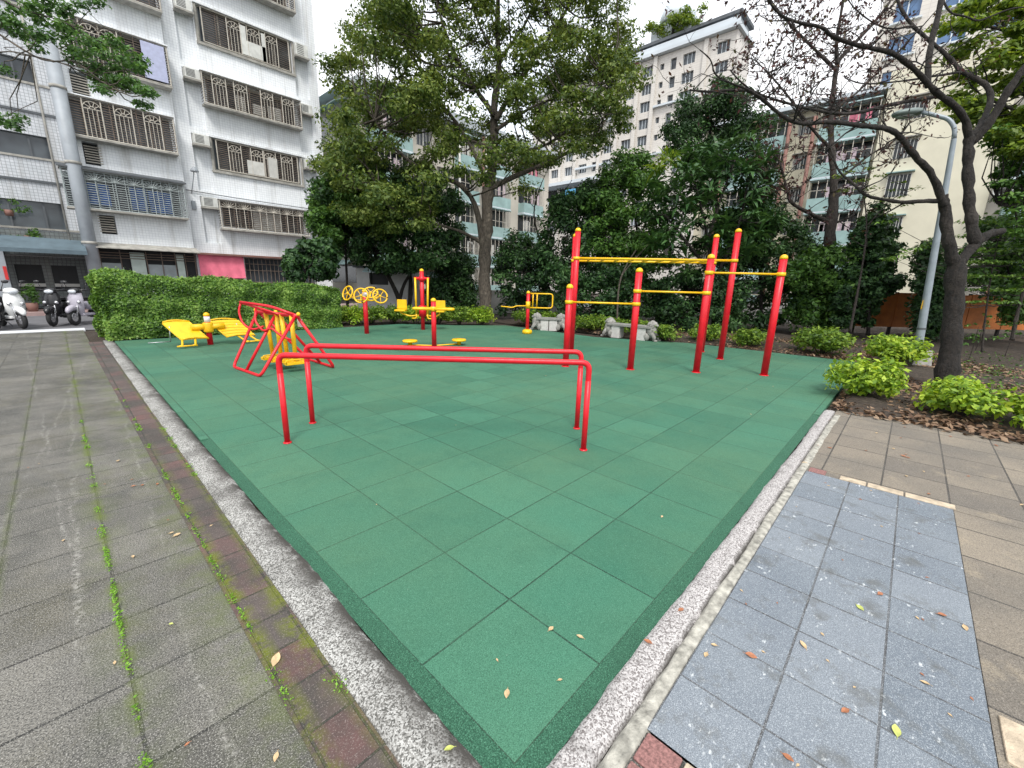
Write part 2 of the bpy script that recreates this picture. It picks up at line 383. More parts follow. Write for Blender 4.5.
def mat_tan():
    t = NT('grey tan pavers'); v = t.mapped(loc=(-3.5+10*.42, .32+20*.385, 0))
    b = t.brick(v, .42, .385, .006, (.155, .136, .112), (.26, .222, .17), (.035, .032, .028), 0., smooth=.25)
    c = t.mix(t.ramp(t.noise(1.1, 5, .65), [(.42, 0.), (.7, .75)]), b.outputs['Color'], (.105, .10, .09))
    c = t.mix(t.ramp(t.noise(3.4, 6, .7), [(.56, 0.), (.70, .55)]), c, (.36, .30, .21))
    c = t.mix(speckle(t, 200, .49, .62, .6), c, (.045, .04, .036)); c = t.mix(speckle(t, 270, .56, .66, .55), c, (.42, .38, .33))
    c = t.mix(t.ramp(t.noise(9, 6, .75, vec=t.mapped(sc=(.5, 2, 1))), [(.62, 0.), (.7, .5)]), c, (.05, .045, .035))
    t.col(c).rough(.85); t.bump(t.math('SUBTRACT', t.math('MULTIPLY', t.noise(150, 3), .5), t.math('MULTIPLY', b.outputs['Fac'], 1.5)), .7, .006); return t.m
M['play'] = mat_play(); M['playedge'] = mat_playedge(); M['path'] = mat_path(); M['bricks'] = mat_bricks()
M['kerbleft'] = mat_pebble('mottled kerb aggregate', (.25, .245, .23), (.09, .09, .082), (.48, .48, .46), .8, .52, 2.6, (0, -.055, .10))
M['kerbright'] = mat_pebble('pale pebble kerb', (.36, .345, .34), (.17, .155, .15), (.54, .52, .51), .8, .60, 6.5, (1, -.172, .022))
M['granite'] = mat_granite(); M['tan'] = mat_tan()
M['mortar'] = plain('cracked mortar strip', (.33, .32, .28), .95, .5, 22, bump=.8, bscale=70)
M['asphalt'] = plain('road asphalt', (.13, .13, .14), .85, .2, 2, bump=.5, bscale=120)
M['kerbpaint'] = plain('pale road kerb', (.60, .62, .64), .7, .12, 2)
M['pinkpave'] = plain('pinkish pavement', (.30, .21, .20), .85, .2, 2, bump=.4)
M['tanbrick'] = plain('cream edging paver', (.46, .38, .28), .85, .3, 20, bump=.6, bscale=120)
M['redbrick'] = plain('pinkish red paver', (.24, .12, .11), .85, .45, 90, bump=.6, bscale=120)
def mat_soil():
    t = NT('soil'); n = t.noise(14, 6, .7)
    t.col(t.ramp(n, [(.3, (.020, .014, .010)), (.55, (.048, .035, .025)), (.75, (.10, .078, .055))])).rough(.95).bump(n, .9, .03); return t.m
M['soil'] = mat_soil()
M['litter'] = leafmat('dry fallen leaves', [(.055, .030, .018), (.13, .075, .045), (.22, .14, .085), (.34, .25, .17)], 3, .05, .7)
M['dryleaf'] = plain('dry pale leaf', (.50, .36, .20), .6, .25, 60)
M['dryred'] = plain('reddish brown dry leaf', (.33, .13, .06), .6, .3, 60)
M['greenleaf'] = plain('yellow green fallen leaf', (.42, .46, .12), .6, .2, 60)
M['weed'] = leafmat('weed leaves', [(.09, .22, .012), (.17, .36, .03), (.25, .46, .06)], 5, .3)
# foliage
M['lf_olive'] = leafmat('olive tree leaves', [(.022, .050, .010), (.060, .105, .018), (.125, .175, .030), (.20, .245, .05)], .55, .25, .6)
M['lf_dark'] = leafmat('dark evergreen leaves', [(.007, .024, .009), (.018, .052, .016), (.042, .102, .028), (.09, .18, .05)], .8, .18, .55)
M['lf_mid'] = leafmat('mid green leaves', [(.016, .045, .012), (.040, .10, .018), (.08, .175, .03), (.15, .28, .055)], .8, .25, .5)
M['lf_hedge'] = leafmat('hedge leaves', [(.018, .055, .010), (.068, .155, .02), (.15, .28, .04), (.28, .42, .09)], 1.6, .22, .45)
M['lf_lime'] = leafmat('lime shrub leaves', [(.05, .11, .010), (.15, .27, .018), (.32, .46, .035), (.52, .62, .08)], 2.2, .3, .5)
M['lf_limedk'] = leafmat('green low shrub leaves', [(.028, .065, .010), (.08, .16, .016), (.18, .29, .03), (.32, .42, .06)], 2., .28, .5)
M['lf_mango'] = leafmat('long glossy leaves', [(.014, .042, .016), (.034, .085, .026), (.06, .135, .04), (.10, .20, .07)], .9, .15, .4)
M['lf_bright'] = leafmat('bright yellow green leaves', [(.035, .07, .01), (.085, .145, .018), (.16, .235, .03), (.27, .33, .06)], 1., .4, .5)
M['lf_branch'] = leafmat('feathery green leaves', [(.025, .06, .02), (.05, .12, .035), (.09, .19, .05), (.15, .28, .08)], 2., .3, .5)
M['lf_red'] = leafmat('dark red old leaves', [(.022, .014, .016), (.045, .018, .022), (.085, .03, .028), (.075, .09, .028)], 1.5, .2, .6)
M['bark_dark'] = barkmat('dark bark', (.004, .0035, .003), (.020, .0155, .012))  # near-black brown bark tone
M['bark_grey'] = barkmat('grey tan bark', (.022, .018, .014), (.105, .088, .068))
M['bark_twig'] = barkmat('twig bark', (.012, .010, .009), (.050, .040, .034))
# ================================================================== THE SETTING: ground sheets
def sheet(name, poly, z, mat, label=None):
    mb = MB(); n = len(poly); mb.add([(x, y, z) for x, y in poly], [tuple(range(n))])
    o = mb.build(name, mat); tag(o, kind='structure'); return o
def slab(name, poly, z0, z1, mat):
    a = sum(poly[i-1][0]*poly[i][1]-poly[i][0]*poly[i-1][1] for i in range(len(poly)))
    if a < 0: poly = poly[::-1]
    mb = MB(); mb.prism(poly, z0, z1, 'z'); mb.f[0] = mb.f[0][::-1]; mb.f[1] = mb.f[1][::-1]
    o = mb.build(name, mat); tag(o, kind='structure'); return o
sheet('ground', [(-400, -400), (400, -400), (400, 400), (-400, 400)], -.06, M['soil'])
sheet('path', [(-14, -6), (-.39, -6), (-.44, 15.0), (-14, 15.0)], 0., M['path'])
sheet('road', [(-60, 15.5), (60, 15.5), (60, 21.4), (-60, 21.4)], -.045, M['asphalt'])
slab('road_kerb', [(-40, 15.0), (-.4, 15.0), (-.4, 15.55), (-40, 15.55)], -.05, .012, M['kerbpaint'])
slab('pavement', [(-40, 21.4), (30, 21.4), (30, 23.6), (-40, 23.6)], -.05, .06, M['pinkpave'])
# play surface: tiles + darker bevelled edging
PT = [(.02, .02), (5.4, .02), (5.4, -.05), (10.85, -.05), (10.8, 3.6), (9.75, 5.9), (9.95, 9.7), (8.6, 10.6), (7.2, 12.05), (-.05, 12.05), (-.05, 3.9), (.02, 3.9)]
slab('play_surface', PT, -.05, .012, M['play'])
mb = MB()
E0 = [(-.05, -.05), (5.9, -.05), (5.9, .02), (.02, .02), (.02, 12.0), (-.05, 12.0)]
mb.add([(-.052,-.052,-.004), (5.4,-.052,-.004), (5.4,.0199,.0115), (.0199,.0199,.0115), (.0199,3.9,.0115), (-.052,3.9,-.004)], [(0,1,2,3), (0,3,4,5)])
tag(mb.build('play_surface_edging', M['playedge']), kind='structure')
def rough_strip(name, a, b, w_in, w_out, mat, z=.016, step=.045, jit=.012, along='y', seed=1, bulge=.008):
    """kerb strip with irregular broken edges; runs along an axis between a and b, across w_in..w_out"""
    r = random.Random(seed); n = int((b-a)/step); vs = []; fs = []; K = 7; j1 = j2 = 0
    for i in range(n+1):
        t = a+(b-a)*i/n; j1 = j1*.86+r.uniform(-jit, jit)*.33; j2 = j2*.86+r.uniform(-jit, jit)*.33
        for k in range(K):
            s = k/(K-1); w = (w_in+j1)*(1-s)+(w_out+j2)*s
            zz = z*(0 if k in (0, K-1) else 1)-(.012 if k in (0, K-1) else 0)+bulge*math.sin(PI*s)*(1+.6*r.uniform(-1, 1))+r.uniform(-.0025, .0025)
            vs.append((w, t, zz) if along == 'y' else (t, w, zz))
    for i in range(n):
        for k in range(K-1):
            q = (i*K+k, i*K+k+1, (i+1)*K+k+1, (i+1)*K+k); fs.append(q if along == 'x' else q[::-1])
    mb = MB(); mb.add(vs, fs, True); return tag(mb.build(name, mat), kind='structure')
rough_strip('kerb', -4, 12.3, -.238, -.045, M['kerbleft'], z=.013, seed=3, bulge=.004, jit=.016)
rough_strip('kerb', -.25, 5.75, -.045, -.175, M['kerbright'], z=.012, along='x', seed=5, jit=.016, bulge=.003)
rough_strip('kerb_mortar', -3, 5.6, -.165, -.235, M['mortar'], z=.006, along='x', seed=8, jit=.010, bulge=.003)
sheet('brick_strip', [(-.392, -4), (-.228, -4), (-.228, 12.2), (-.46, 12.2)], .004, M['bricks'])
sheet('stone_paving', [(.42, -1.100), (3.36, -1.100), (3.36, -.228), (.42, -.228)], .008, M['granite'])
sheet('stone_paving', [(-4, -5), (.415, -5), (.415, -.232), (-4, -.232)], .002, M['path'])
sheet('tan_paving', [(3.365, -9), (5.86, -9), (5.86, -.17), (3.365, -.17)], .002, M['tan'])
sheet('tan_paving', [(.42, -9), (3.36, -9), (3.36, -1.104), (.42, -1.104)], .002, M['tan'])
# individual pale and red edging pavers set against the stone tiles
def paver(x0, x1, y0, y1, mat, z=.0105):
    mb = MB(); mb.box((x0+.003, y0+.003, -.02), (x1-.003, y1-.003, z), .004); tag(mb.build('edging_paver', M[mat]), kind='structure')
paver(.30, .415, -.36, -.235, 'redbrick'); paver(.30, .415, -.49, -.365, 'tanbrick'); paver(.19, .295, -.36, -.235, 'redbrick')
for a, b in ((-.62, -.45), (-.84, -.625), (-1.115, -.845)): paver(3.365, 3.46, a, b, 'tanbrick')
paver(3.365, 3.475, -.36, -.24, 'redbrick')
for a, b, m in ((1.15, 1.37, 'tanbrick'), (.75, .97, 'tanbrick')): paver(a, b, -1.235, -1.122, m)
# planting bed: lumpy soil sheet
def bed(name, x0, x1, y0, y1, step=.16, z=0., amp=.05, seed=2, cut=None):
    r = np.random.default_rng(seed); nx = int((x1-x0)/step); ny = int((y1-y0)/step)
    X, Y = np.meshgrid(np.linspace(x0, x1, nx+1), np.linspace(y0, y1, ny+1))
    Z = z+amp*(np.sin(X*2.1+Y*.7)*.5+np.sin(Y*2.9-X*.8)*.4)+r.normal(0, amp*.22, X.shape)
    edge = np.minimum(np.minimum(X-x0, x1-X), np.minimum(Y-y0, y1-Y)); Z = np.where(edge < .12, -.03+z*0, Z)
    V = np.stack([X, Y, Z], -1).reshape(-1, 3); i = np.arange(ny)[:, None]*(nx+1)+np.arange(nx)[None, :]; i = i.ravel()
    o = np_mesh(name, V, np.stack([i, i+1, i+nx+2, i+nx+1], -1), M['soil'], smooth=True); return tag(o, kind='structure')
bed('planting_bed', 5.85, 26, -14, -.06, .2, .035)
bed('planting_bed', 10.75, 26, -.07, 14, .22, .03, seed=4)
bed('planting_bed', -.5, 10.8, 12.0, 15.0, .2, .0, seed=6)

# ================================================================== foliage tools
def leaf_arrays(C, N, L, W, rng, droop=0.):
    """one folded diamond per leaf: centres C, normals N, lengths L, widths W"""
    n = len(C); N = N/np.linalg.norm(N, axis=1, keepdims=True)
    T = rng.normal(size=(n, 3)); T -= N*(T*N).sum(1, keepdims=True); T /= np.linalg.norm(T, axis=1, keepdims=True)+1e-9
    T[:, 2] -= droop; T /= np.linalg.norm(T, axis=1, keepdims=True)
    B = np.cross(N, T); B /= np.linalg.norm(B, axis=1, keepdims=True)+1e-9
    L = L[:, None]; W = W[:, None]
    v = np.stack([C-T*L*.5, C+B*W*.5+N*W*.12-T*L*.05, C+T*L*.5, C-B*W*.5+N*W*.12-T*L*.05], 1)
    return v.reshape(-1, 3)
def leaves_mesh(name, V, mat, parent, off):
    f = np.arange(len(V)).reshape(-1, 4); return np_mesh(name, V, f, mat, parent, off)
def clump_leaves(clumps, n_per, L, aspect=.5, up=.6, rng=RNG, droop=0., shell=.55):
    out = []
    for c, r in clumps:
        n = max(4, int(n_per*rng.uniform(.7, 1.3))); d = rng.normal(size=(n, 3)); d /= np.linalg.norm(d, axis=1, keepdims=True)
        rad = rng.uniform(0, 1, n)**shell*.95; P = np.array(c)+d*rad[:, None]*np.array(r)
        N = d*.7+np.array([0, 0, up])+rng.normal(0, .55, (n, 3))
        s = L*rng.uniform(.45, 1.4, n); out.append(leaf_arrays(P, N, s, s*aspect, rng, droop))
    return np.concatenate(out)
def rosette_leaves(centers, n, L, w, rng=RNG):
    """pinwheels of long drooping leaves, each leaf two quads with a bend"""
    out = []
    for c in centers:
        c = np.array(c); ax = np.array([rng.normal(0, .35), rng.normal(0, .35), 1]); ax /= np.linalg.norm(ax)
        u = np.cross(ax, [1, 0, .1]); u /= np.linalg.norm(u); v = np.cross(ax, u); a0 = rng.uniform(0, 6)
        for k in range(n):
            a = a0+2*PI*k/n+rng.normal(0, .15); d = u*math.cos(a)+v*math.sin(a); el = rng.uniform(-.25, .75); l = L*rng.uniform(.7, 1.2)
            d1 = d*math.cos(el)+ax*math.sin(el); d2 = d1*.9-np.array([0, 0, .55]); d2 /= np.linalg.norm(d2)
            s = np.cross(d, ax); s /= np.linalg.norm(s); p1 = c+d1*l*.5; p2 = p1+d2*l*.5; ww = w*rng.uniform(.8, 1.2)
            up = np.array([0, 0, ww*.15])
            out += [c, p1+s*ww*.5+up, p1, p1-s*ww*.5+up, p1, p1+s*ww*.5+up, p2, p1-s*ww*.5+up]
    # first quad: c, p1+s, p1, p1-s ; second: p1, p1+s, p2, p1-s  (arrow shape)
    return np.array(out)
def poly_clumps(n, poly, d0, d1, r, rng, flat=.5, zmin=.2, holes=()):
    """clumps spread through the crown volume whose silhouette the picture shows"""
    xs = [p[0] for p in poly]; ys = [p[1] for p in poly]; out = []; k = 0
    while len(out) < n and k < n*60:
        k += 1; x = rng.uniform(min(xs), max(xs)); y = rng.uniform(min(ys), max(ys))
        if not in_poly(x, y, poly) or any((x-h[0])**2/h[2]**2+(y-h[1])**2/h[3]**2 < 1 for h in holes): continue
        t = rng.uniform(0, 1); p = AT(x, y, d0+(d1-d0)*t)
        if p[2] < zmin: continue
        q = r*rng.uniform(.7, 1.25); out.append((p, (q, q, q*flat)))
    return out
def limb(mb, pts, r0, r1, n=7, wob=.0, rng=random):
    P = [Vector(p) for p in pts]
    # smooth by midpoint subdivision
    for _ in range(2):
        Q = [P[0]]
        for i in range(len(P)-1):
            Q += [P[i]*.75+P[i+1]*.25, P[i]*.25+P[i+1]*.75]
        Q.append(P[-1]); P = Q
    m = len(P); R = [r0+(r1-r0)*(i/(m-1))**.8 for i in range(m)]
    P = [p+Vector((rng.uniform(-1,1), rng.uniform(-1,1), rng.uniform(-1,1)))*wob*R[i] for i, p in enumerate(P)]
    kn = [1+.10*math.sin(i*1.7+r0*40)+.07*math.sin(i*3.1) for i in range(m)]; R = [q*rng.uniform(.92, 1.08)*k for q, k in zip(R, kn)]
    mb.tube(P, R, n); return P, R
def twigs(mb, P, R, n, l0, l1, rng, up=.3, depth=1, tips=None, r=.012, start=.2):
    m = len(P)
    for _ in range(n):
        i = rng.randrange(int(m*start), m); p = P[i]; d = Vector((rng.gauss(0,1), rng.gauss(0,1), rng.gauss(0,.7)+up)).normalized()
        l = rng.uniform(l0, l1); q = [p]; k = 4
        for j in range(k):
            d = (d+Vector((rng.gauss(0,.28), rng.gauss(0,.28), rng.gauss(0,.28)+up*.15))).normalized(); q.append(q[-1]+d*l/k)
        rr = min(R[i]*.6, r); mb.tube(q, [rr*(1-.75*j/k) for j in range(k+1)], 4, cap=False)
        if tips is not None: tips.append(q[-1]); tips.append(q[-2])
        if depth: twigs(mb, q, [rr]*len(q), 3, l0*.55, l1*.55, rng, up, depth-1, tips, r*.6, .2)

# ================================================================== GYM EQUIPMENT
def cap_dome(mb, x, y, z, r):
    mb.lathe([(r*1.02, z-.010), (r*1.04, z+.01), (r*.96, z+.03), (r*.72, z+.05), (r*.35, z+.062), (.002, z+.066)], (x, y, 0), 16)
def flange(mb, x, y, r=.09):
    mb.lathe([(r, .012), (r, .02), (r*.55, .024), (r*.5, .03)], (x, y, 0), 16)
# --- parallel bars
o0 = (1.62, 2.5, .012)
pb = empty('parallel_bars', o0, label='pair of long red tubular parallel bars standing nearest on the green tiles', cat='parallel bars')
for a, b, nm in (((.49, 3.30), (2.345, 1.325), 'near'), ((.875, 3.70), (2.785, 1.705), 'far')):
    zt = .825; m = MB(); d = Vector((b[0]-a[0], b[1]-a[1], 0)).normalized()
    pts = [(a[0], a[1], .3), (a[0], a[1], zt), (b[0], b[1], zt), (b[0], b[1], .3)]
    A = Vector(a+(0,)); B = Vector(b+(0,))
    pl = arc_path([Vector((a[0], a[1], zt-.16)), Vector((a[0], a[1], zt)), Vector((b[0], b[1], zt)), Vector((b[0], b[1], zt-.16))], .085, 7)
    m.tube(pl, .0255, 12, cap=False); tb = m.build('handrail', M['red'], pb, o0)
    for (x, y) in (a, b):
        m = MB(); m.tube([(x, y, .005), (x, y, zt-.16)], .0255, 12); lg = m.build('leg', M['red'], pb, o0)
        m = MB(); flange(m, x, y, .036); m.build('base_flange', M['red'], lg, o0)
# --- pull-up station: four posts in a row joined by bars of rising height
POST_R = .057
def post(name_h, x, y, h, parent, off, r=POST_R):
    m = MB(); m.tube([(x, y, .0), (x, y, h-.05)], r, 18); p = m.build('post', M['red'], parent, off)
    m = MB(); cap_dome(m, x, y, h-.06, r*1.03); m.build('post_cap', M['yellow'], p, off)
    m = MB(); flange(m, x, y, r+.018); m.build('base_flange', M['red'], p, off); return p
def clamp(x, y, z, parent, off, r=POST_R):
    m = MB(); m.lathe([(r+.004, z-.03), (r+.013, z-.027), (r+.013, z+.027), (r+.004, z+.03)], (x, y, 0), 18)
    m.tube([(x+r+.01, y-.02, z), (x+r+.03, y-.02, z)], .008, 6); m.build('clamp', M['yellow'], parent, off)
PB = [(5.47, 3.82, 1.485), (6.16, 2.88, 1.785), (6.86, 1.965, 2.03), (7.56, 1.05, 2.045)]
o1 = (6.5, 2.4, .012)
pu = empty('pull_up_bars', o1, label='red and yellow chin-up station of four posts in a row with three stepped bars', cat='pull-up bars')
for x, y, h in PB: post('', x, y, h, pu, o1)
for i, z in ((0, 1.178), (1, 1.398), (2, 1.733)):
    a = PB[i]; b = PB[i+1]; d = Vector((b[0]-a[0], b[1]-a[1], 0)).normalized()
    m = MB(); m.tube([(a[0]+d.x*.05, a[1]+d.y*.05, z), (b[0]-d.x*.05, b[1]-d.y*.05, z)], .0165, 10); m.build('bar', M['yellow'], pu, o1)
    clamp(a[0], a[1], z, pu, o1); clamp(b[0], b[1], z, pu, o1)
# --- overhead ladder
o2 = (8.2, 3.8, .012)
ml = empty('overhead_ladder', o2, label='tall red posts carrying a yellow horizontal monkey ladder behind the chin-up bars', cat='monkey bars')
LA = [(6.99, 4.78), (7.81, 5.42), (9.47, 2.80), (8.74, 2.15)]
for x, y in LA: post('', x, y, 2.64, ml, o2, .059)
zr = 2.03
for a, b in ((LA[0], LA[3]), (LA[1], LA[2])):
    m = MB(); m.tube([(a[0], a[1], zr), (b[0], b[1], zr)], .024, 10); m.build('rail', M['yellow'], ml, o2)
    clamp(a[0], a[1], zr, ml, o2, .059); clamp(b[0], b[1], zr, ml, o2, .059)
for k in range(1, 10):
    t = k/10; a = Vector(LA[0]+(zr,)).lerp(Vector(LA[3]+(zr,)), t); b = Vector(LA[1]+(zr,)).lerp(Vector(LA[2]+(zr,)), t)
    m = MB(); m.tube([a, b], .016, 8); m.build('rung', M['yellow'], ml, o2)
# --- air walker: red A-frames with three hanging yellow swing arms
o3 = (1.66, 6.79, .012)
aw = empty('air_walker', o3, label='red A-frame air walker with curved handrails and hanging yellow footboards', cat='air walker')
ZA = .905; XF = lambda y: 1.50+(7.3-y)*.23
m = MB()
m.tube(arc_path([(XF(7.3)-.01, 7.30, ZA), (1.05, 7.30, .03), (1.15, 6.28, .03), (XF(6.28)-.01, 6.28, ZA)], .09, 6), .0235, 10); m.build('side_frame', M['red'], aw, o3)
m = MB(); m.tube([(1.10, 6.80, .035), (XF(6.8), 6.80, ZA)], .0235, 10); m.build('strut', M['red'], aw, o3)
m = MB(); m.tube(arc_path([(XF(7.3)+.01, 7.30, ZA), (2.22, 7.20, .03), (2.25, 6.24, .03), (XF(6.28)+.01, 6.28, ZA)], .09, 6), .0235, 10); m.build('side_frame', M['red'], aw, o3)
m = MB(); m.tube([(2.235, 6.75, .035), (XF(6.8), 6.80, ZA)], .0235, 10); m.build('strut', M['red'], aw, o3)
m = MB(); m.tube([(XF(7.36), 7.36, ZA), (XF(6.22), 6.22, ZA)], .028, 12); ax_ = m.build('axle', M['red'], aw, o3)
for y in (7.36, 6.80, 6.22):
    m = MB(); m.blob((XF(y), y, ZA+.028), (.03, .03, .03), 12, 8); m.build('axle_cap', M['yellow'], ax_, o3)
# handrails: near left rail running up over the apex and the hoops
for y, dy in ((7.30, 0), (6.28, 0)):
    m = MB()
    if y > 7: m.tube(arc_path([(XF(7.0), 7.0, ZA), (1.42, 7.0, .99), (1.27, 7.29, 1.065)], .1, 5), .018, 9)
    else: m.tube(arc_path([(XF(6.3), 6.30, ZA+.01), (1.50, 6.66, 1.035), (1.265, 7.30, 1.07)], .14, 6), .022, 9)
    m.build('handrail', M['red'], aw, o3)
m = MB(); m.tube(arc_path([(1.27, 7.30, 1.06), (1.47, 7.05, .98), (XF(6.6), 6.6, ZA-.02)], .1, 5), .018, 9); m.build('handrail', M['red'], aw, o3)
m = MB(); m.tube(arc_path([(1.27, 7.30, 1.06), (1.225, 7.30, .93), (1.23, 7.22, .74), (1.33, 7.08, .63), (1.46, 6.95, .70)], .14, 7), .017, 8); m.build('hoop', M['red'], aw, o3)
m = MB(); m.tube(arc_path([(1.40, 7.02, .98), (1.345, 6.96, .78), (1.41, 6.80, .63), (1.50, 6.72, .70), (1.60, 6.60, .56), (1.72, 6.5, .50)], .12, 7), .017, 8); m.build('hoop', M['red'], aw, o3)
for y, dx in ((7.08, .04), (6.80, .01), (6.66, .03), (6.40, .0)):
    XA = XF(y)
    p_ = None; m = MB(); m.tube([(XA, y, ZA), (XA+dx, y, .20)], .034, 10, flat=1.); sw = m.build('swing_arm', M['yellow'], aw, o3)
    m = MB(); m.box((XA+dx-.17, y-.075, .13), (XA+dx+.17, y+.075, .175), .012)
    for k in range(5): m.box((XA+dx-.14+k*.065, y-.07, .176), (XA+dx-.12+k*.065, y+.07, .186))
    m.tube(arc_path([(XA+dx-.17, y-.078, .165), (XA+dx-.17, y-.078, .215), (XA+dx+.17, y-.078, .215), (XA+dx+.17, y-.078, .165)], .03, 3), .010, 6)
    m.build('footboard', M['yellow'], sw, o3)
m = MB(); m.box((1.80, 6.33, .72), (1.84, 6.44, .84), .004); m.build('notice_plate', M['sticker'], aw, o3)
# --- double lounger (ab bench)
o4 = (1.37, 10.35, .012)
ab = empty('sit_up_bench', o4, label='double yellow slatted sit-up bench on a short red post before the hedge', cat='exercise bench')
m = MB(); m.tube([(1.37, 10.35, 0), (1.37, 10.35, .66)], .055, 16); p = m.build('post', M['red'], ab, o4)
m = MB(); cap_dome(m, 1.37, 10.35, .64, .057); m.build('post_cap', M['yellow'], p, o4)
m = MB(); m.tube([(1.37, 10.35, .50), (1.37, 10.35, .62)], .0575, 16); m.build('sticker', M['sticker'], p, o4)
# runs along the direction facing the camera frame's right: (.68,-.73)
dr = Vector((1, 0, 0)); dn = Vector((.42, -.9, 0))   # dn towards the viewer
B0 = Vector((1.37, 10.35, 0))
m = MB()
for s in (-1, 1):
    m.tube([B0+dr*s*.02+Vector((0,0,.40)), B0+dr*s*.30+Vector((0,0,.40))], .065, 10)
m.lathe([(.085, .28), (.095, .31), (.095, .46), (.085, .49)], (1.37, 10.35, 0), 18); hub = m.build('hub', M['yellow'], ab, o4)
m = MB(); m.tube([B0+dr*.17+dn*.04+Vector((0,0,.41)), B0+dr*.17+dn*.055+Vector((0,0,.41))], .022, 10); m.build('pivot_hole', M['rubber'], hub, o4)
for s in (-1, 1):
    # curved bed: profile along outward axis, slats run outward
    prof = [(.17, .45), (.36, .485), (.52, .48), (.62 if s < 0 else .71, .45)]
    m = MB()
    for e, ez in ((-.25, .06), (.25, -.27)):
        pl = [B0+dr*s*a+dn*e+Vector((0,0,z+ez)) for a, z in prof]; m.tube(arc_path(pl, .06, 4), .016, 7)
    for a in (.17, .62 if s < 0 else .71):
        z = .44 if a < .5 else .43; m.tube([B0+dr*s*a-dn*.25+Vector((0,0,z+.05)), B0+dr*s*a+dn*.25+Vector((0,0,z-.27))], .014, 7)
    fr = m.build('bed_frame', M['yellow'], ab, o4)
    m = MB()
    for k in range(6):
        e = -.20+k*.080; hz = -.27*(k/5)+.02
        for q in range(4):
            sl = .115 if s < 0 else .14; a0, a1 = .17+sl*q, .17+sl*(q+1); z0 = .455+.018*math.sin(PI*q/4); z1 = .455+.018*math.sin(PI*(q+1)/4)
            A = B0+dr*s*a0+dn*e+Vector((0,0,z0+hz)); Bq = B0+dr*s*a1+dn*e+Vector((0,0,z1+hz)); w = .028 if s > 0 else .0405; q_ = Vector((0, 0, .30*w/.40))
            t = Vector((0, 0, .014)); vs = [A-dn*w+q_, A+dn*w-q_, Bq+dn*w-q_, Bq-dn*w+q_]; vs += [v-t for v in vs]
            m.add(vs, [(0,1,2,3), (7,6,5,4), (0,4,5,1), (1,5,6,2), (2,6,7,3), (3,7,4,0)])
    m.build('slatted_bed', M['yellow'], ab, o4)
    m = MB()
    for a in (.38, .60):
        m.tube(arc_path([B0+dr*s*a+dn*.22+Vector((0,0,.20)), B0+dr*s*(a+.08)+dn*.34+Vector((0,0,.07)), B0+dr*s*(a+.14)+dn*.36+Vector((0,0,.06))], .03, 3), .020, 7)
    m.tube([B0+dr*s*.44+dn*.36+Vector((0,0,.06)), B0+dr*s*.78+dn*.36+Vector((0,0,.06))], .016, 7); m.build('foot_hook', M['yellow'], ab, o4)
    m = MB(); m.tube([B0+dr*s*.62-dn*.1+Vector((0,0,.12)), B0+dr*s*.98-dn*.1+Vector((0,0,.12))], .010, 6)
    m.tube([B0+dr*s*.62-dn*.1+Vector((0,0,.12)), B0+dr*s*.60-dn*.1+Vector((0,0,.44))], .010, 6); m.build('foot_bar', M['steel'], ab, o4)
# --- tai chi wheels
o5 = (4.97, 10.25, .012); W0 = Vector((4.97, 10.25, 0))
tc = empty('tai_chi_spinner', o5, label='red post bearing four yellow hand wheels on arms in front of the hedge', cat='spinning wheels')
m = MB(); m.tube([W0, W0+Vector((0,0,1.17))], .062, 16); p = m.build('post', M['red'], tc, o5)
m = MB(); cap_dome(m, 4.97, 10.25, 1.15, .064); m.build('post_cap', M['yellow'], p, o5)
m = MB(); m.tube([W0+Vector((0,0,1.02)), W0+Vector((0,0,1.13))], .0645, 16); m.build('sticker', M['sticker'], p, o5)
rt = Vector((CX[0], CX[1], 0)).normalized(); fw = Vector((CD[0], CD[1], 0)).normalized()
for k, (a, l, hz, tilt) in enumerate(((PI, .46, 1.10, .5), (PI*1.45, .20, 1.05, .75), (0, .42, 1.04, .45), (PI*.45, .34, 1.12, .7))):
    d = rt*math.cos(a)+fw*math.sin(a); c = W0+d*l+Vector((0,0,hz))
    m = MB(); m.tube(arc_path([W0+Vector((0,0,.93)), W0+d*l*.55+Vector((0,0,.91)), c], .08, 4), .020, 8)
    arm = m.build('arm', M['yellow'], tc, o5)
    nrm = (d*.55-fw*(.9)+Vector((0,0,.35))).normalized(); u = nrm.cross(Vector((0,0,1))).normalized(); v = nrm.cross(u)
    R = .19; m = MB(); m.tube([c+(u*math.cos(t)+v*math.sin(t))*R for t in [2*PI*i/24 for i in range(24)]], .021, 7, closed=True)
    for q in range(5):
        t = 2*PI*q/5+.3; m.tube([c-nrm*.0, c+(u*math.cos(t)+v*math.sin(t))*R], .010, 6)
    m.blob(c, (.035, .035, .035), 8, 6); whl = m.build('hand_wheel', M['yellow'], tc, o5)
    m = MB(); t = .9+k; hq = c+(u*math.cos(t)+v*math.sin(t))*R; m.tube([hq, hq+nrm*.09], .016, 8); m.build('knob', M['black'], whl, o5)
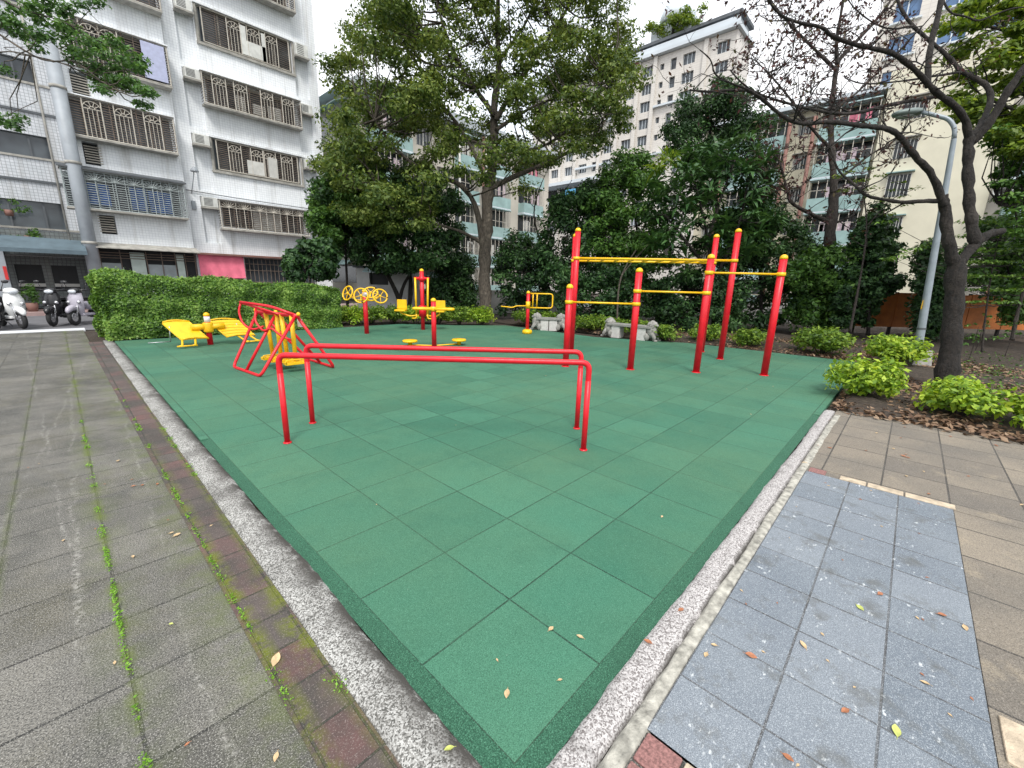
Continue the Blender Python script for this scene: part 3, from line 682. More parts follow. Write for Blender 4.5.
# --- waist twister
o6 = (4.95, 7.12, .012); T0 = Vector((4.95, 7.12, 0))
tw = empty('waist_twister', o6, label='red centre post with long yellow handles and round yellow standing discs', cat='waist twister')
m = MB(); m.tube([T0, T0+Vector((0,0,1.05))], .055, 16); p = m.build('post', M['red'], tw, o6)
m = MB(); cap_dome(m, 4.95, 7.12, 1.05, .057); m.build('post_cap', M['yellow'], p, o6)
m = MB(); zt = .875
for s in (-1, 1):
    m.tube(arc_path([T0+rt*s*.03-fw*.06+Vector((0,0,zt)), T0+rt*s*.44-fw*.05+Vector((0,0,zt)), T0+rt*s*.44+fw*.06+Vector((0,0,zt)), T0+rt*s*.03+fw*.07+Vector((0,0,zt))], .05, 5), .032, 9)
m.lathe([(.06, zt-.05), (.072, zt-.045), (.072, zt+.045), (.06, zt+.05)], (4.95, 7.12, 0), 16); m.build('handlebar', M['yellow'], tw, o6)
for q_ in ((410, 341), (459, 340)):
    q_ = G(*q_, .13); c = (float(q_[0]), float(q_[1])); C = Vector(c+(0,)); d = (C-T0).normalized()
    m = MB(); m.tube([T0+Vector((0,0,.05)), C+Vector((0,0,.04))], .014, 8); m.build('floor_arm', M['yellow'], tw, o6)
    m = MB(); m.lathe([(.05, .02), (.05, .10), (.16, .105), (.17, .12), (.17, .145), (.155, .155), (.002, .157)], (c[0], c[1], 0), 22); m.build('standing_disc', M['yellow'], tw, o6)
# --- seated push machine
o7 = (6.8, 10.2, .012); S0 = Vector((6.8, 10.2, 0))
sp = empty('seated_push_machine', o7, label='tall red post machine with back-to-back yellow seats and upright yellow bars', cat='seated press')
m = MB(); m.tube([S0, S0+Vector((0,0,1.78))], .06, 16); p = m.build('post', M['red'], sp, o7)
m = MB(); cap_dome(m, 6.8, 10.2, 1.76, .062); m.build('post_cap', M['yellow'], p, o7)
m = MB(); m.tube([S0+Vector((0,0,.42)), S0+Vector((0,0,.74))], .115, 16); m.build('hub', M['red'], sp, o7)
m = MB(); m.tube([S0-rt*.23+Vector((0,0,1.54)), S0+rt*.23+Vector((0,0,1.54))], .042, 10); m.tube([S0+Vector((0,0,1.46)), S0+Vector((0,0,1.60))], .085, 14); m.build('crosshead', M['red'], sp, o7)
for s in (-1, 1):
    m = MB(); m.tube([S0+rt*s*.19-fw*.04+Vector((0,0,1.56)), S0+rt*s*.17-fw*.1+Vector((0,0,.50))], .030, 9)
    m.tube(arc_path([S0+rt*s*.17-fw*.1+Vector((0,0,.50)), S0+rt*s*.17-fw*.1+Vector((0,0,.36)), S0+rt*s*.30-fw*.1+Vector((0,0,.36))], .05, 4), .022, 8); m.build('swing_bar', M['yellow'], sp, o7)
    c = S0+rt*s*(.66 if s < 0 else .52)
    m = MB(); m.tube(arc_path([S0+rt*s*.08+Vector((0,0,.44)), S0+rt*s*.42+Vector((0,0,.42)), c+Vector((0,0,.50)), c+Vector((0,0,.58))], .05, 4), .024, 8); m.build('seat_arm', M['yellow'], sp, o7)
    m = MB(); X = Matrix(((rt.x, fw.x, 0, c.x), (rt.y, fw.y, 0, c.y), (0, 0, 1, 0), (0, 0, 0, 1)))
    m.box((-.16, -.17, .56), (.16, .17, .61), .015, X); st = m.build('seat', M['yellow'], sp, o7)
    m = MB(); m.box((-.15, .13, .62), (.15, .17, .90), .015, X); m.build('backrest', M['yellow'], st, o7)
# --- single post trainer
o8 = (8.73, 7.63, .012); Q0 = Vector((8.73, 7.63, 0))
lp = empty('leg_stretch_post', o8, label='slim red post with a yellow loop handle, side rest and yellow foot', cat='stretching post')
m = MB(); m.tube([Q0, Q0+Vector((0,0,1.22))], .052, 14); p = m.build('post', M['red'], lp, o8)
m = MB(); cap_dome(m, 8.73, 7.63, 1.2, .054); m.build('post_cap', M['yellow'], p, o8)
m = MB(); m.tube([Q0+Vector((0,0,.76)), Q0+Vector((0,0,.96))], .065, 14); m.build('bracket', M['yellow'], lp, o8)
m = MB()
lo, hi = .78, 1.19
m.tube(arc_path([Q0+rt*.06+Vector((0,0,hi)), Q0+rt*.72+Vector((0,0,hi)), Q0+rt*.72+Vector((0,0,lo)), Q0+rt*.06+Vector((0,0,lo))], .09, 6), .020, 9)
m.tube([Q0+rt*.26+Vector((0,0,lo)), Q0+rt*.26+Vector((0,0,hi))], .018, 8); m.tube([Q0+rt*.14+Vector((0,0,lo)), Q0+rt*.14+Vector((0,0,hi))], .018, 8); m.build('loop_handle', M['yellow'], lp, o8)
m = MB(); m.tube(arc_path([Q0-rt*.05+Vector((0,0,.83)), Q0-rt*.35+Vector((0,0,.82)), Q0-rt*.45+Vector((0,0,.77)), Q0-rt*.80+Vector((0,0,.80))], .05, 4), .028, 9, flat=.6); m.build('side_rest', M['yellow'], lp, o8)
m = MB(); m.lathe([(.12, .01), (.15, .03), (.15, .09), (.13, .12), (.06, .15)], (8.73, 7.63, 0), 20); m.build('foot', M['yellow'], lp, o8)

# ================================================================== carved stone benches
def bench(loc, rz, L, label):
    b = empty('stone_bench', loc, rz, label, 'bench', 'stone benches with carved lion ends')
    m = MB(); m.box((-L/2+.20, -.19, .345), (L/2-.20, .19, .415), .02); m.build('seat', M['stoneslab'], b)
    for s in (-1, 1):
        m = MB(); m.box((s*(L/2-.47)-.13, -.16, 0), (s*(L/2-.47)+.13, .16, .343), .015); m.build('support_block', M['stonelight'], b)
        m = MB(); X = Matrix.Scale(s, 4, Vector((1, 0, 0)))
        c = L/2-.22
        def bl(x, y, z, a, bb, cc, nz=.07): m.blob((s*(c+x), y, z), (a, bb, cc), 14, 10, noise=nz)
        bl(.0, 0, .27, .15, .17, .20, .05)            # chest
        bl(-.03, 0, .43, .12, .14, .12, .1)           # mane
        bl(.05, 0, .46, .085, .10, .085, .04)         # head
        bl(.125, 0, .435, .045, .055, .04, .03)       # muzzle
        for e in (-1, 1):
            bl(.0, e*.085, .53, .028, .02, .032)      # ears
            bl(.10, e*.04, .475, .014, .014, .014, 0) # brow
            m.tube([(s*(c+.04), e*.10, .24), (s*(c+.12), e*.12, .12), (s*(c+.13), e*.125, .03)], [.065, .05, .045], 8)
            bl(.165, e*.125, .03, .06, .045, .032)    # paw
            bl(-.10, e*.12, .12, .09, .055, .11)      # haunch
        for q in range(9):                             # mane curls
            a = PI*q/8; bl(-.01, math.cos(a)*.13, .44+math.sin(a)*.10, .04, .035, .035, .1)
        m.build('carved_lion_end', M['stone'], b)
    return b
def along(a, b): return math.atan2(b[1]-a[1], b[0]-a[0])
bench(((10.28+10.42)/2-.02, (5.97+4.26)/2, .0), along((10.3, 5.97), (10.40, 4.26)), 1.72, 'grey stone bench with carved lion ends standing between the chin-up posts')
bench((10.05, 7.86, .0), along((9.72, 8.30), (10.42, 7.40)), 1.22, 'shorter-looking stone bench half hidden behind the tall left red posts')
# ================================================================== VEGETATION
def hedge(x0, x1, y0, y1, h0, h1, n, L, label, seed):
    rng = np.random.default_rng(seed); c0 = ((x0+x1)/2, (y0+y1)/2, 0)
    root = empty('clipped_hedge', c0, label=label, cat='hedge')
    def H(x, y): return h0+(h1-h0)*(x-x0)/(x1-x0)+.05*np.sin(x*3.1+1)+.04*np.sin(x*7+y*3)+.03*np.sin(y*9)
    def bul(a, b): return .05*np.sin(a*3.7+b*2)+.04*np.sin(a*9.1-b*5)+.03*np.sin(b*13+a)
    lx, ly = x1-x0, y1-y0; w = np.array([lx*h0*1.5, lx*ly*1.2, ly*h0*1.2, ly*h0*.6, lx*h0*.25]); k = (n*w/w.sum()).astype(int); P = []; N = []
    def push(p, nn): P.append(p); N.append(np.tile(nn, (len(p), 1)))
    dep = lambda m: rng.exponential(.055, m)-.03
    m = k[0]; x = rng.uniform(x0, x1, m); z = rng.uniform(.02, 1, m)*H(x, y0); push(np.stack([x, y0+dep(m)+bul(x, z), z], 1), [0, -1, .45])
    m = k[1]; x = rng.uniform(x0, x1, m); y = rng.uniform(y0, y1, m); push(np.stack([x, y, H(x, y)-dep(m)+.02], 1), [0, -.2, 1])
    m = k[2]; y = rng.uniform(y0, y1, m); z = rng.uniform(.02, 1, m)*H(x0, y); push(np.stack([x0+dep(m)+bul(y, z), y, z], 1), [-1, 0, .4])
    m = k[3]; y = rng.uniform(y0, y1, m); z = rng.uniform(.02, 1, m)*H(x1, y); push(np.stack([x1-dep(m)-bul(y, z), y, z], 1), [1, 0, .4])
    m = k[4]; x = rng.uniform(x0, x1, m); z = rng.uniform(.02, 1, m)*H(x, y1); push(np.stack([x, y1-dep(m), z], 1), [0, 1, .4])
    m = int(n*.012); x = rng.uniform(x0, x1, m); y = rng.uniform(y0, y1, m); push(np.stack([x, y, H(x, y)+rng.uniform(0, .11, m)], 1), [.1, -.3, 1])   # stray shoots
    P = np.concatenate(P); N = np.concatenate(N)+rng.normal(0, .5, (len(P), 3)); s = L*rng.uniform(.6, 1.3, len(P))
    leaves_mesh('foliage', leaf_arrays(P, N, s, s*.55, rng), M['lf_hedge'], root, c0)
    m = MB(); r = random.Random(seed)
    for _ in range(260):
        x = r.uniform(x0+.1, x1-.1); y = r.uniform(y0+.12, y1-.12); m.tube([(x, y, 0), (x+r.uniform(-.1, .1), y+r.uniform(-.1, .1), .5), (x+r.uniform(-.2, .2), y+r.uniform(-.15, .15), 1.)], [.014, .01, .005], 4, cap=False)
    m.build('stems', M['bark_dark'], root, c0)
    m = MB(); m.box((x0+.22, y0+.22, .05), (x1-.22, y1-.15, min(h0, h1)-.2)); m.build('dark_core', M['lf_dark'], root, c0)  # solid dark box added inside the hedge to block the view through its leaves
hedge(-.16, 5.15, 12.1, 13.3, 1.42, 1.14, 70000, .064, 'long clipped green hedge with small glossy leaves behind the sit-up bench', 11)
def shrub(c, r, h, mat, n, L, label, name='low_shrub', cat='shrub', group=None, seed=0, lobes=7, up=.8, aspect=.5):
    rng = np.random.default_rng(seed+100); root = empty(name, (c[0], c[1], 0), label=label, cat=cat, group=group); cl = []
    for i in range(lobes):
        a = rng.uniform(0, 2*PI); q = rng.uniform(.1, .75); k = rng.uniform(.45, .7)
        cl.append(((c[0]+math.cos(a)*q*r[0], c[1]+math.sin(a)*q*r[1], h*rng.uniform(.45, .68)), (r[0]*k*.75, r[1]*k*.75, h*rng.uniform(.30, .42))))
    cl.append(((c[0], c[1], h*.5), (r[0]*.75, r[1]*.75, h*.42)))
    # small sprig tufts give an uneven outline
    for i in range(lobes*4):
        a = rng.uniform(0, 2*PI); q = rng.uniform(.3, 1.); cl.append(((c[0]+math.cos(a)*q*r[0]*.95, c[1]+math.sin(a)*q*r[1]*.95, h*rng.uniform(.35, 1.02)*(1.05-.35*q)), (L*1.6,)*3))
    V = clump_leaves(cl[:lobes+1], n/(lobes+1)*.8, L, aspect, up, rng, shell=.40); V2 = clump_leaves(cl[lobes+1:], n*.25/(lobes*4), L*1.1, aspect, up, rng)
    leaves_mesh('foliage', np.concatenate([V, V2]), mat, root, (c[0], c[1], 0))
    m = MB(); rr = random.Random(seed)
    for _ in range(14):
        a = rr.uniform(0, 2*PI); q = rr.uniform(.3, .8); m.tube([(c[0]+math.cos(a)*.05, c[1]+math.sin(a)*.05, 0), (c[0]+math.cos(a)*q*r[0]*.5, c[1]+math.sin(a)*q*r[1]*.5, h*.4), (c[0]+math.cos(a)*q*r[0], c[1]+math.sin(a)*q*r[1], h*.8)], [.012, .009, .004], 4, cap=False)
    m.build('stems', M['bark_twig'], root, (c[0], c[1], 0)); return root
LM, LK = M['lf_lime'], M['lf_limedk']
shrub((7.0, -.33), (.62, .50), .56, LM, 3600, .075, 'bright lime shrub at the right corner of the green tiles', seed=1, lobes=9)
shrub((6.75, -1.30), (.48, .46), .50, LM, 2800, .07, 'lime green shrub at the foot of the dark leaning tree trunk', seed=2)
shrub((6.55, -1.95), (.55, .45), .46, LM, 2800, .07, 'yellow green shrub cut by the right edge of the picture', seed=3)
shrub((11.0, -.50), (.75, .62), .66, LM, 3000, .085, 'tall bright shrub just left of the lamp post foot', seed=4, lobes=9)
shrub((11.6, .75), (.8, .62), .66, LK, 3000, .085, 'rounded green shrub between the rightmost red post and the lamp post', seed=5, lobes=9)
gl = 'low green shrubs edging the play area'
for i, (p, r, h) in enumerate([((11.45, 2.35), (.6, .5), .50), ((11.4, 3.4), (.62, .5), .55)]):
    shrub(p, r, h, LK, 2200, .08, 'low green edging shrub seen between the red posts on the right', seed=10+i, group='low edging shrubs between the right posts')
for i, (x, y, r, h) in enumerate([(10.75, 4.3, .6, .5), (11.05, 5.1, .65, .52), (11.05, 6.0, .65, .55), (11.0, 6.9, .65, .55), (10.95, 7.7, .6, .5), (10.9, 8.6, .6, .55), (10.8, 9.4, .6, .55)]):
    shrub((x, y), (r, r*.8), h, LK, 2000, .08, 'low green edging shrub in the row behind the stone benches', seed=20+i, group='low shrubs behind the stone benches')
for i, (x, y) in enumerate([(9.5, 10.5), (8.9, 11.0), (8.3, 11.4), (7.7, 11.9), (7.1, 12.4), (6.4, 12.6), (5.7, 12.6), (5.0, 12.6)]):
    shrub((x, y), (.6, .55), .66, LK if i % 3 else LM, 2300, .08, 'bright low shrub in the row behind the yellow machines', seed=40+i, group='low shrubs behind the yellow machines')

def tree(name, label, loc, cat='tree', group=None): return empty(name, (loc[0], loc[1], 0), label=label, cat=cat, group=group)
def link_branches(mb, skel, clumps, rng, r=.022, frac=.8):
    S = [Vector(p) for p in skel]
    for c, q in clumps:
        if rng.random() > frac: continue
        c = Vector(c); b = min(S, key=lambda p: (p-c).length+max(0, p.z-c.z)*1.5)
        d = c-b
        if d.length > 4.5: continue
        mid = b+d*.5+Vector((rng.gauss(0, .15), rng.gauss(0, .15), -.1*d.length)); mb.tube([b, b.lerp(mid, .5)+Vector((0,0,-.03)), mid, mid.lerp(c, .6), c], [r*1.2, r, r*.8, r*.55, r*.3], 5, cap=False)
# --- the big tree behind the machines
def big_tree():
    base = G(486, 322); D0 = 16.0; t = tree('broad_crowned_tree', 'tall spreading olive green tree with a forked pale based trunk in the centre', base); m = MB(); sk = []; rng = random.Random(5)
    def L(px, d1, r0, r1, n=9):
        k = len(px)-1; P, R = limb(m, [AT(x, y, D0+d1*i/k) for i, (x, y) in enumerate(px)], r0, r1, n, .08, rng); sk.extend(P[len(P)//4:]); return P, R
    L([(486, 326), (485, 290), (484, 256), (487, 227), (488, 187)], 0, .26, .21, 12)
    m.tube([AT(486, 326, D0)-np.array([0, 0, .1]), AT(486, 318, D0)], [.40, .26], 12, cap=False)
    L([(488, 190), (495, 153), (493, 113), (500, 67), (497, 33), (499, -30), (505, -90)], .8, .20, .05)
    L([(483, 250), (477, 205), (460, 182), (433, 177), (407, 160), (390, 143), (375, 120)], -2.2, .13, .03)
    L([(488, 190), (513, 177), (547, 163), (567, 153), (583, 145), (600, 130), (615, 105)], 1.6, .12, .025)
    L([(494, 155), (507, 157), (533, 150), (553, 142), (580, 120), (610, 80)], -2.2, .09, .02)
    L([(482, 243), (465, 233), (447, 227), (410, 217), (387, 200), (378, 185)], -1.6, .08, .02)
    L([(494, 115), (480, 95), (473, 87), (455, 55), (440, 20), (430, -40)], -1.8, .11, .03)
    L([(496, 120), (513, 90), (530, 63), (547, 43), (570, 5), (590, -50)], -1.4, .11, .03)
    L([(488, 187), (478, 160), (460, 127), (433, 93), (413, 57), (393, 33), (380, -10)], 1.2, .10, .02)
    L([(496, 130), (525, 110), (560, 95), (600, 70)], 2.4, .08, .02)
    L([(495, 150), (470, 140), (430, 130), (395, 105), (360, 90)], 2.4, .08, .02)
    L([(500, 60), (480, 30), (465, -20)], 1.5, .07, .02); L([(499, 60), (530, 20), (545, -40)], 1.5, .07, .02)
    poly = [(318,158),(330,130),(345,100),(326,62),(345,40),(352,20),(372,-5),(372,-200),(625,-200),(618,0),(630,40),(640,88),(632,125),(605,145),(570,150),(553,172),(528,192),(505,182),(470,190),(445,180),(425,192),(400,200),(370,200),(340,180)]
    nr = np.random.default_rng(3); holes = [(455,112,15,10),(520,128,12,9),(340,45,9,8),(470,60,13,10),(575,60,10,9),(410,150,12,8),(545,100,10,10),(430,15,9,8),(520,20,9,9),(370,90,8,7),(500,90,10,12),(600,110,8,7)]
    cl = poly_clumps(680, poly, 12.6, 19.0, .68, nr, .50, holes=holes)
    cl += poly_clumps(40, [(335,185),(345,175),(400,190),(430,195),(430,225),(405,238),(370,232),(345,215)], 13.6, 15.2, .5, nr, .5)
    V = clump_leaves(cl, 290, .128, .5, .5, nr, shell=.6); leaves_mesh('crown', V, M['lf_olive'], t, base)
    link_branches(m, sk, cl, rng, .03, .8); m.build('trunk', M['bark_grey'], t, base)
big_tree()
# --- dense dark tree left of it, with a dark multi stem trunk
def bushy(name, label, base, stems, poly, d0, d1, n, r, npl, L, mat, seed, flat=.7, aspect=.5, cat='tree', group=None, bark='bark_dark', holes=(), up=.5):
    t = tree(name, label, base, cat, group); m = MB(); sk = []; rng = random.Random(seed); nr = np.random.default_rng(seed)
    for px, ds, ra, rb in stems:
        k = max(1, len(px)-1); P, R = limb(m, [AT(x, y, ds[0]+(ds[1]-ds[0])*i/k) for i, (x, y) in enumerate(px)], ra, rb, 8, .08, rng); sk.extend(P[len(P)//4:])
    cl = poly_clumps(n, poly, d0, d1, r, nr, flat, holes=holes)
    V = clump_leaves(cl, npl*1.25, L*1.2, aspect, up, nr); leaves_mesh('crown', V, mat, t, base); link_branches(m, sk, cl, rng, .02, .6); m.build('trunk', M[bark], t, base); return t
b = AT(405, 318, 17.0); b[2] = 0
bushy('dense_evergreen_tree', 'dense dark green tree with several black stems left of the big forked trunk', b,
      [([(405,322),(400,300),(385,270),(370,240),(355,215)], (17,16.5), .13, .04), ([(406,322),(412,290),(408,260),(420,230),(425,205)], (17,17.5), .12, .04), ([(404,322),(398,295),(415,265),(440,245)], (17,16.5), .10, .03)],
      [(316,190),(330,170),(352,155),(385,158),(420,180),(450,190),(462,215),(458,245),(440,262),(425,272),(395,268),(372,268),(345,262),(322,250),(314,225)], 15.2, 18.2, 190, .52, 210, .13, M['lf_dark'], 21)
b = AT(345, 310, 16.2); b[2] = 0
bushy('bright_leafed_tree', 'fresh green small tree at the right edge of the white building', b,
      [([(348,318),(347,280),(345,240),(342,200)], (16.2,15.8), .07, .02)],
      [(312,215),(322,185),(335,168),(352,152),(372,160),(380,182),(368,210),(350,235),(335,250),(318,242)], 14.9, 16.4, 85, .42, 180, .12, M['lf_mid'], 22)
b = AT(310, 300, 14.3); b[2] = 0
bushy('round_dark_bush', 'round dark bush rising behind the hedge beside the pink canvas', b, [([(310,312),(310,275)], (14.3,14.3), .05, .02)],
      [(289,262),(295,246),(308,237),(325,238),(335,252),(334,275),(292,276)], 13.7, 14.6, 40, .3, 150, .13, M['lf_dark'], 23, .8, .7, cat='bush')
# mid-distance dark trees behind the benches
specs = [
 ('dark_leafy_tree', 'dark leafy tree between the slim post trainer and the tall left posts', (575,318), 16.5, [([(575,330),(573,290),(580,250),(585,200)], (16.5,16.5), .10, .03)], [(545,225),(558,200),(575,188),(598,178),(615,190),(622,225),(615,262),(590,285),(560,290),(543,270)], 15.2, 17.4, 100, .5, 170, .12, 'lf_dark'),
 ('pale_stemmed_tree', 'green tree with thin pale stems showing above the yellow monkey ladder', (625,325), 16.0, [([(622,335),(628,300),(640,265),(636,220),(628,175)], (16,16), .08, .02), ([(628,300),(612,265),(600,240)], (16,15.7), .05, .02)], [(585,205),(600,170),(622,155),(650,160),(662,190),(662,240),(655,290),(620,300),(595,270)], 14.8, 17.0, 110, .5, 170, .12, 'lf_mid'),
 ('tall_dark_tree', 'tallest dark feathery tree rising beneath the bare brown branches', (720,330), 16.5, [([(720,340),(722,280),(718,220),(712,150),(705,90)], (16.5,16.5), .13, .03)], [(665,130),(690,95),(715,80),(750,95),(775,115),(765,150),(742,165),(705,175),(672,168)], 15.4, 17.6, 110, .52, 200, .10, 'lf_dark'),
 ('understory_tree', 'dark understory tree filling the gap behind the pair of tall right posts', (760,330), 15.0, [([(760,340),(762,290),(756,230)], (15,15), .09, .03)], [(725,215),(750,195),(790,215),(812,240),(815,285),(805,320),(735,322),(722,280)], 13.9, 15.8, 110, .48, 170, .12, 'lf_dark'),
]
for nm, lab, bp, bd, st, poly, d0, d1, n, r, npl, L, mt in specs:
    b = AT(bp[0], bp[1], bd); b[2] = 0; bushy(nm, lab, b, st, poly, d0, d1, n, r, npl, L, M[mt], hash(nm) % 97 if False else len(nm)*7+bp[0], .75)
# conical dark tree at right
b = AT(868, 322, 13.5); b[2] = 0
bushy('conical_tree', 'narrow conical dark tree standing in front of the orange hoarding', b, [([(868,335),(870,270),(878,215)], (13.5,13.5), .06, .015)],
      [(880,203),(890,225),(896,250),(900,272),(893,290),(876,300),(868,326),(840,328),(832,300),(845,270),(858,235),(870,212)], 12.8, 14.2, 120, .30, 170, .11, M['lf_dark'], 24, .7, .6)
# understory bushes
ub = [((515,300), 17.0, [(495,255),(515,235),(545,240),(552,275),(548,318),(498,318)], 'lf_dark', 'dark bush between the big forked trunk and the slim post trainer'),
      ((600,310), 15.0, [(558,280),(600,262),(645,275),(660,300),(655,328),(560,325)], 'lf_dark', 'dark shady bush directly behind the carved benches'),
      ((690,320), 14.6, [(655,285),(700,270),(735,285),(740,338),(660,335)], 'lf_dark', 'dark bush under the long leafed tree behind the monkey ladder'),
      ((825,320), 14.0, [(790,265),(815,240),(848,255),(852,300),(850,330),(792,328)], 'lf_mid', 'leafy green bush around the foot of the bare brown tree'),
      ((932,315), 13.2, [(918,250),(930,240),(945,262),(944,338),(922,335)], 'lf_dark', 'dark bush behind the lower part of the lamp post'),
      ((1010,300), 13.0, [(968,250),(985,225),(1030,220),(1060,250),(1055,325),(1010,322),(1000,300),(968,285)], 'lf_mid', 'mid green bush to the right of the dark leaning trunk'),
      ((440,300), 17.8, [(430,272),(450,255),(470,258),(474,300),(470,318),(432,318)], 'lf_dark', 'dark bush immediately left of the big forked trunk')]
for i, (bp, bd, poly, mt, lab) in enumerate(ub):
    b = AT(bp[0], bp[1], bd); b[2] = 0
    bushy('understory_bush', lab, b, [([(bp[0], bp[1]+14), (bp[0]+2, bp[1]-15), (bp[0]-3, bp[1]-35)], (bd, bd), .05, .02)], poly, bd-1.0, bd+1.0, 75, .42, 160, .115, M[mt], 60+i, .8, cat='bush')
# --- tree with large pinwheel leaves
def mango():
    bp, bd = (708, 330), 13.8; b = AT(bp[0], bp[1], bd); b[2] = 0; t = tree('long_leafed_tree', 'tree with clusters of long drooping glossy leaves above the tall right posts', b); m = MB(); rng = random.Random(8); nr = np.random.default_rng(8); sk = []
    for px in ([(708,338),(712,290),(708,240),(700,200),(690,170)], [(710,285),(730,250),(742,215),(748,180)], [(709,270),(685,240),(665,215)], [(708,240),(720,200),(735,160)]):
        k = len(px)-1; P, R = limb(m, [AT(x, y, bd-.5*i/k) for i, (x, y) in enumerate(px)], .07, .02, 7, .05, rng); sk.extend(P)
    poly = [(643,215),(655,180),(668,160),(690,150),(720,140),(748,128),(772,150),(775,185),(768,205),(780,225),(760,262),(725,275),(690,275),(650,262)]
    C = [p for p, r in poly_clumps(120, poly, 12.7, 14.7, .4, nr)]
    V = rosette_leaves(C, 16, .60, .105, nr)
    leaves_mesh('crown', V, M['lf_mango'], t, b)
    C2 = [AT(*p, 12.4) for p in ((664,160),(660,166),(672,164),(655,170),(668,157))]; leaves_mesh('young_leaves', rosette_leaves(C2, 15, .5, .08, nr), M['lf_bright'], t, b)['label'] = 'bright yellow green young leaves at the crown tip'
    C3 = poly_clumps(45, poly, 14.4, 15.4, .45, nr); leaves_mesh('inner_foliage', clump_leaves(C3, 150, .13, .5, .5, nr), M['lf_dark'], t, b)
    link_branches(m, sk, [(c, 0) for c in C], rng, .014, .7); m.build('trunk', M['bark_dark'], t, b)
mango()
def spiky():
    bp, bd = (638, 322), 13.6; b = AT(bp[0], bp[1], bd); b[2] = 0; t = tree('spiky_cordyline', 'small spiky plant on a thin bent pale stem behind the middle red post', b, 'plant'); m = MB(); nr = np.random.default_rng(31)
    limb(m, [AT(617, 330, bd), AT(618, 285, bd), AT(626, 265, bd), AT(636, 250, bd)], .035, .02, 7); limb(m, [AT(622, 275, bd), AT(632, 262, bd), AT(650, 243, bd)], .02, .012, 6)
    m.build('stem', M['bark_grey'], t, b); V = rosette_leaves([AT(636, 248, bd), AT(632, 246, bd), AT(650, 240, bd)], 22, .42, .035, nr); leaves_mesh('leaves', V, M['lf_mid'], t, b)
spiky()
# --- bare branching trees
def bare(name, label, base, D0, trunk, limbs, tw, leaves, mat, bark, seed, Ls=.075, tr=(.14, .06), group=None, tl=(.5, 1.3)):
    t = tree(name, label, base); m = MB(); rng = random.Random(seed); nr = np.random.default_rng(seed); tips = []
    def run(px, d0, d1, r0, r1, n=8, tk=True):
        k = len(px)-1; P, R = limb(m, [AT(x, y, d0+(d1-d0)*i/k) for i, (x, y) in enumerate(px)], r0, r1, n, .10, rng); return P, R
    run(trunk, D0, D0, tr[0], tr[1], 14)
    for px, d1, r0, r1, nt in limbs:
        P, R = run(px, D0 if not isinstance(d1, tuple) else D0+d1[0], D0+(d1[1] if isinstance(d1, tuple) else d1), r0, r1, 9)
        if nt: twigs(m, P, R, int(nt*tw), tl[0], tl[1], rng, .35, 1, tips, .013 if D0 < 9 else .016, .25)
    m.build('trunk', M[bark], t, base)
    if leaves and tips:
        T = np.array([list(p) for p in tips]); idx = nr.integers(0, len(T), leaves); C = T[idx]+nr.normal(0, .05, (leaves, 3)); s = Ls*nr.uniform(.6, 1.4, leaves)
        leaves_mesh('crown', leaf_arrays(C, nr.normal(size=(leaves, 3)), s, s*.42, nr, .4), M[mat], t, base)
    return t
b = np.array([8.68, -1.24, 0])
z8 = lambda x, y: (760+x/3.879, y/3.879)
bare('leafless_tree', 'dark forked tree in the right foreground with long bare twisting branches', b, 6.64,
  [(943,396),(948,368),(952,330),(955,296),(957,262)],
  [([(956,268),(949,246),(946,225),(945,205),(942,196)], -.1, .085, .066, 0),
   ([(944,205),(932,172),(916,158),(903,140),(893,130),(878,127),(863,126),(830,121),(801,125),(781,116),(760,97),(748,90),(731,90),(707,92),(690,90)], (-.1, -1.3), .054, .011, 9),
   ([(760,97),(745,88),(735,85),(714,76),(712,60),(700,50)], (-1.1, -1.5), .018, .006, 3),
   ([(942,201),(920,201),(903,203),(880,199),(865,196),(852,182),(838,172),(832,152),(828,138)], (-.1, .6), .038, .010, 3),
   ([(957,266),(970,250),(982,237),(992,233),(1003,231)], (0, .05), .078, .05, 0),
   ([(975,243),(972,225),(969,205),(968,180),(968,155),(969,136)], (0, .1), .078, .066, 0),
   ([(969,142),(966,119),(953,103),(938,95),(925,80),(907,62),(889,51),(858,46),(830,36),(824,27),(799,23),(778,15),(766,-5)], (.1, -1.1), .058, .012, 9),
   ([(940,96),(909,101),(876,108),(850,115),(817,111),(786,103),(760,95),(742,84),(730,70)], (0, -.7), .034, .008, 6),
   ([(928,86),(928,66),(931,41),(940,10),(944,-20)], (0, .2), .045, .036, 0),
   ([(970,140),(981,125),(987,113),(992,98),(987,85),(975,78),(961,72),(951,59),(928,39),(912,26),(900,8),(893,-15)], (.1, .9), .055, .022, 2),
   ([(961,72),(935,76),(904,81),(863,85),(845,78)], (.5, .2), .022, .007, 3),
   ([(972,142),(984,130),(997,111),(1007,92),(1023,70),(1045,45),(1060,10)], (.1, -.3), .066, .045, 0),
   ([(912,26),(889,30),(871,22),(850,5),(845,-10)], (.7, .3), .018, .007, 3),
   ([(943,0),(950,14),(966,16),(977,22),(992,16),(1008,9),(1026,7)], (.3, .1), .016, .010, 0)],
  1.9, 800, 'lf_red', 'bark_dark', 77, .06, (.146, .112), tl=(.35, .95))
b = AT(824, 326, 14.2); b[2] = 0
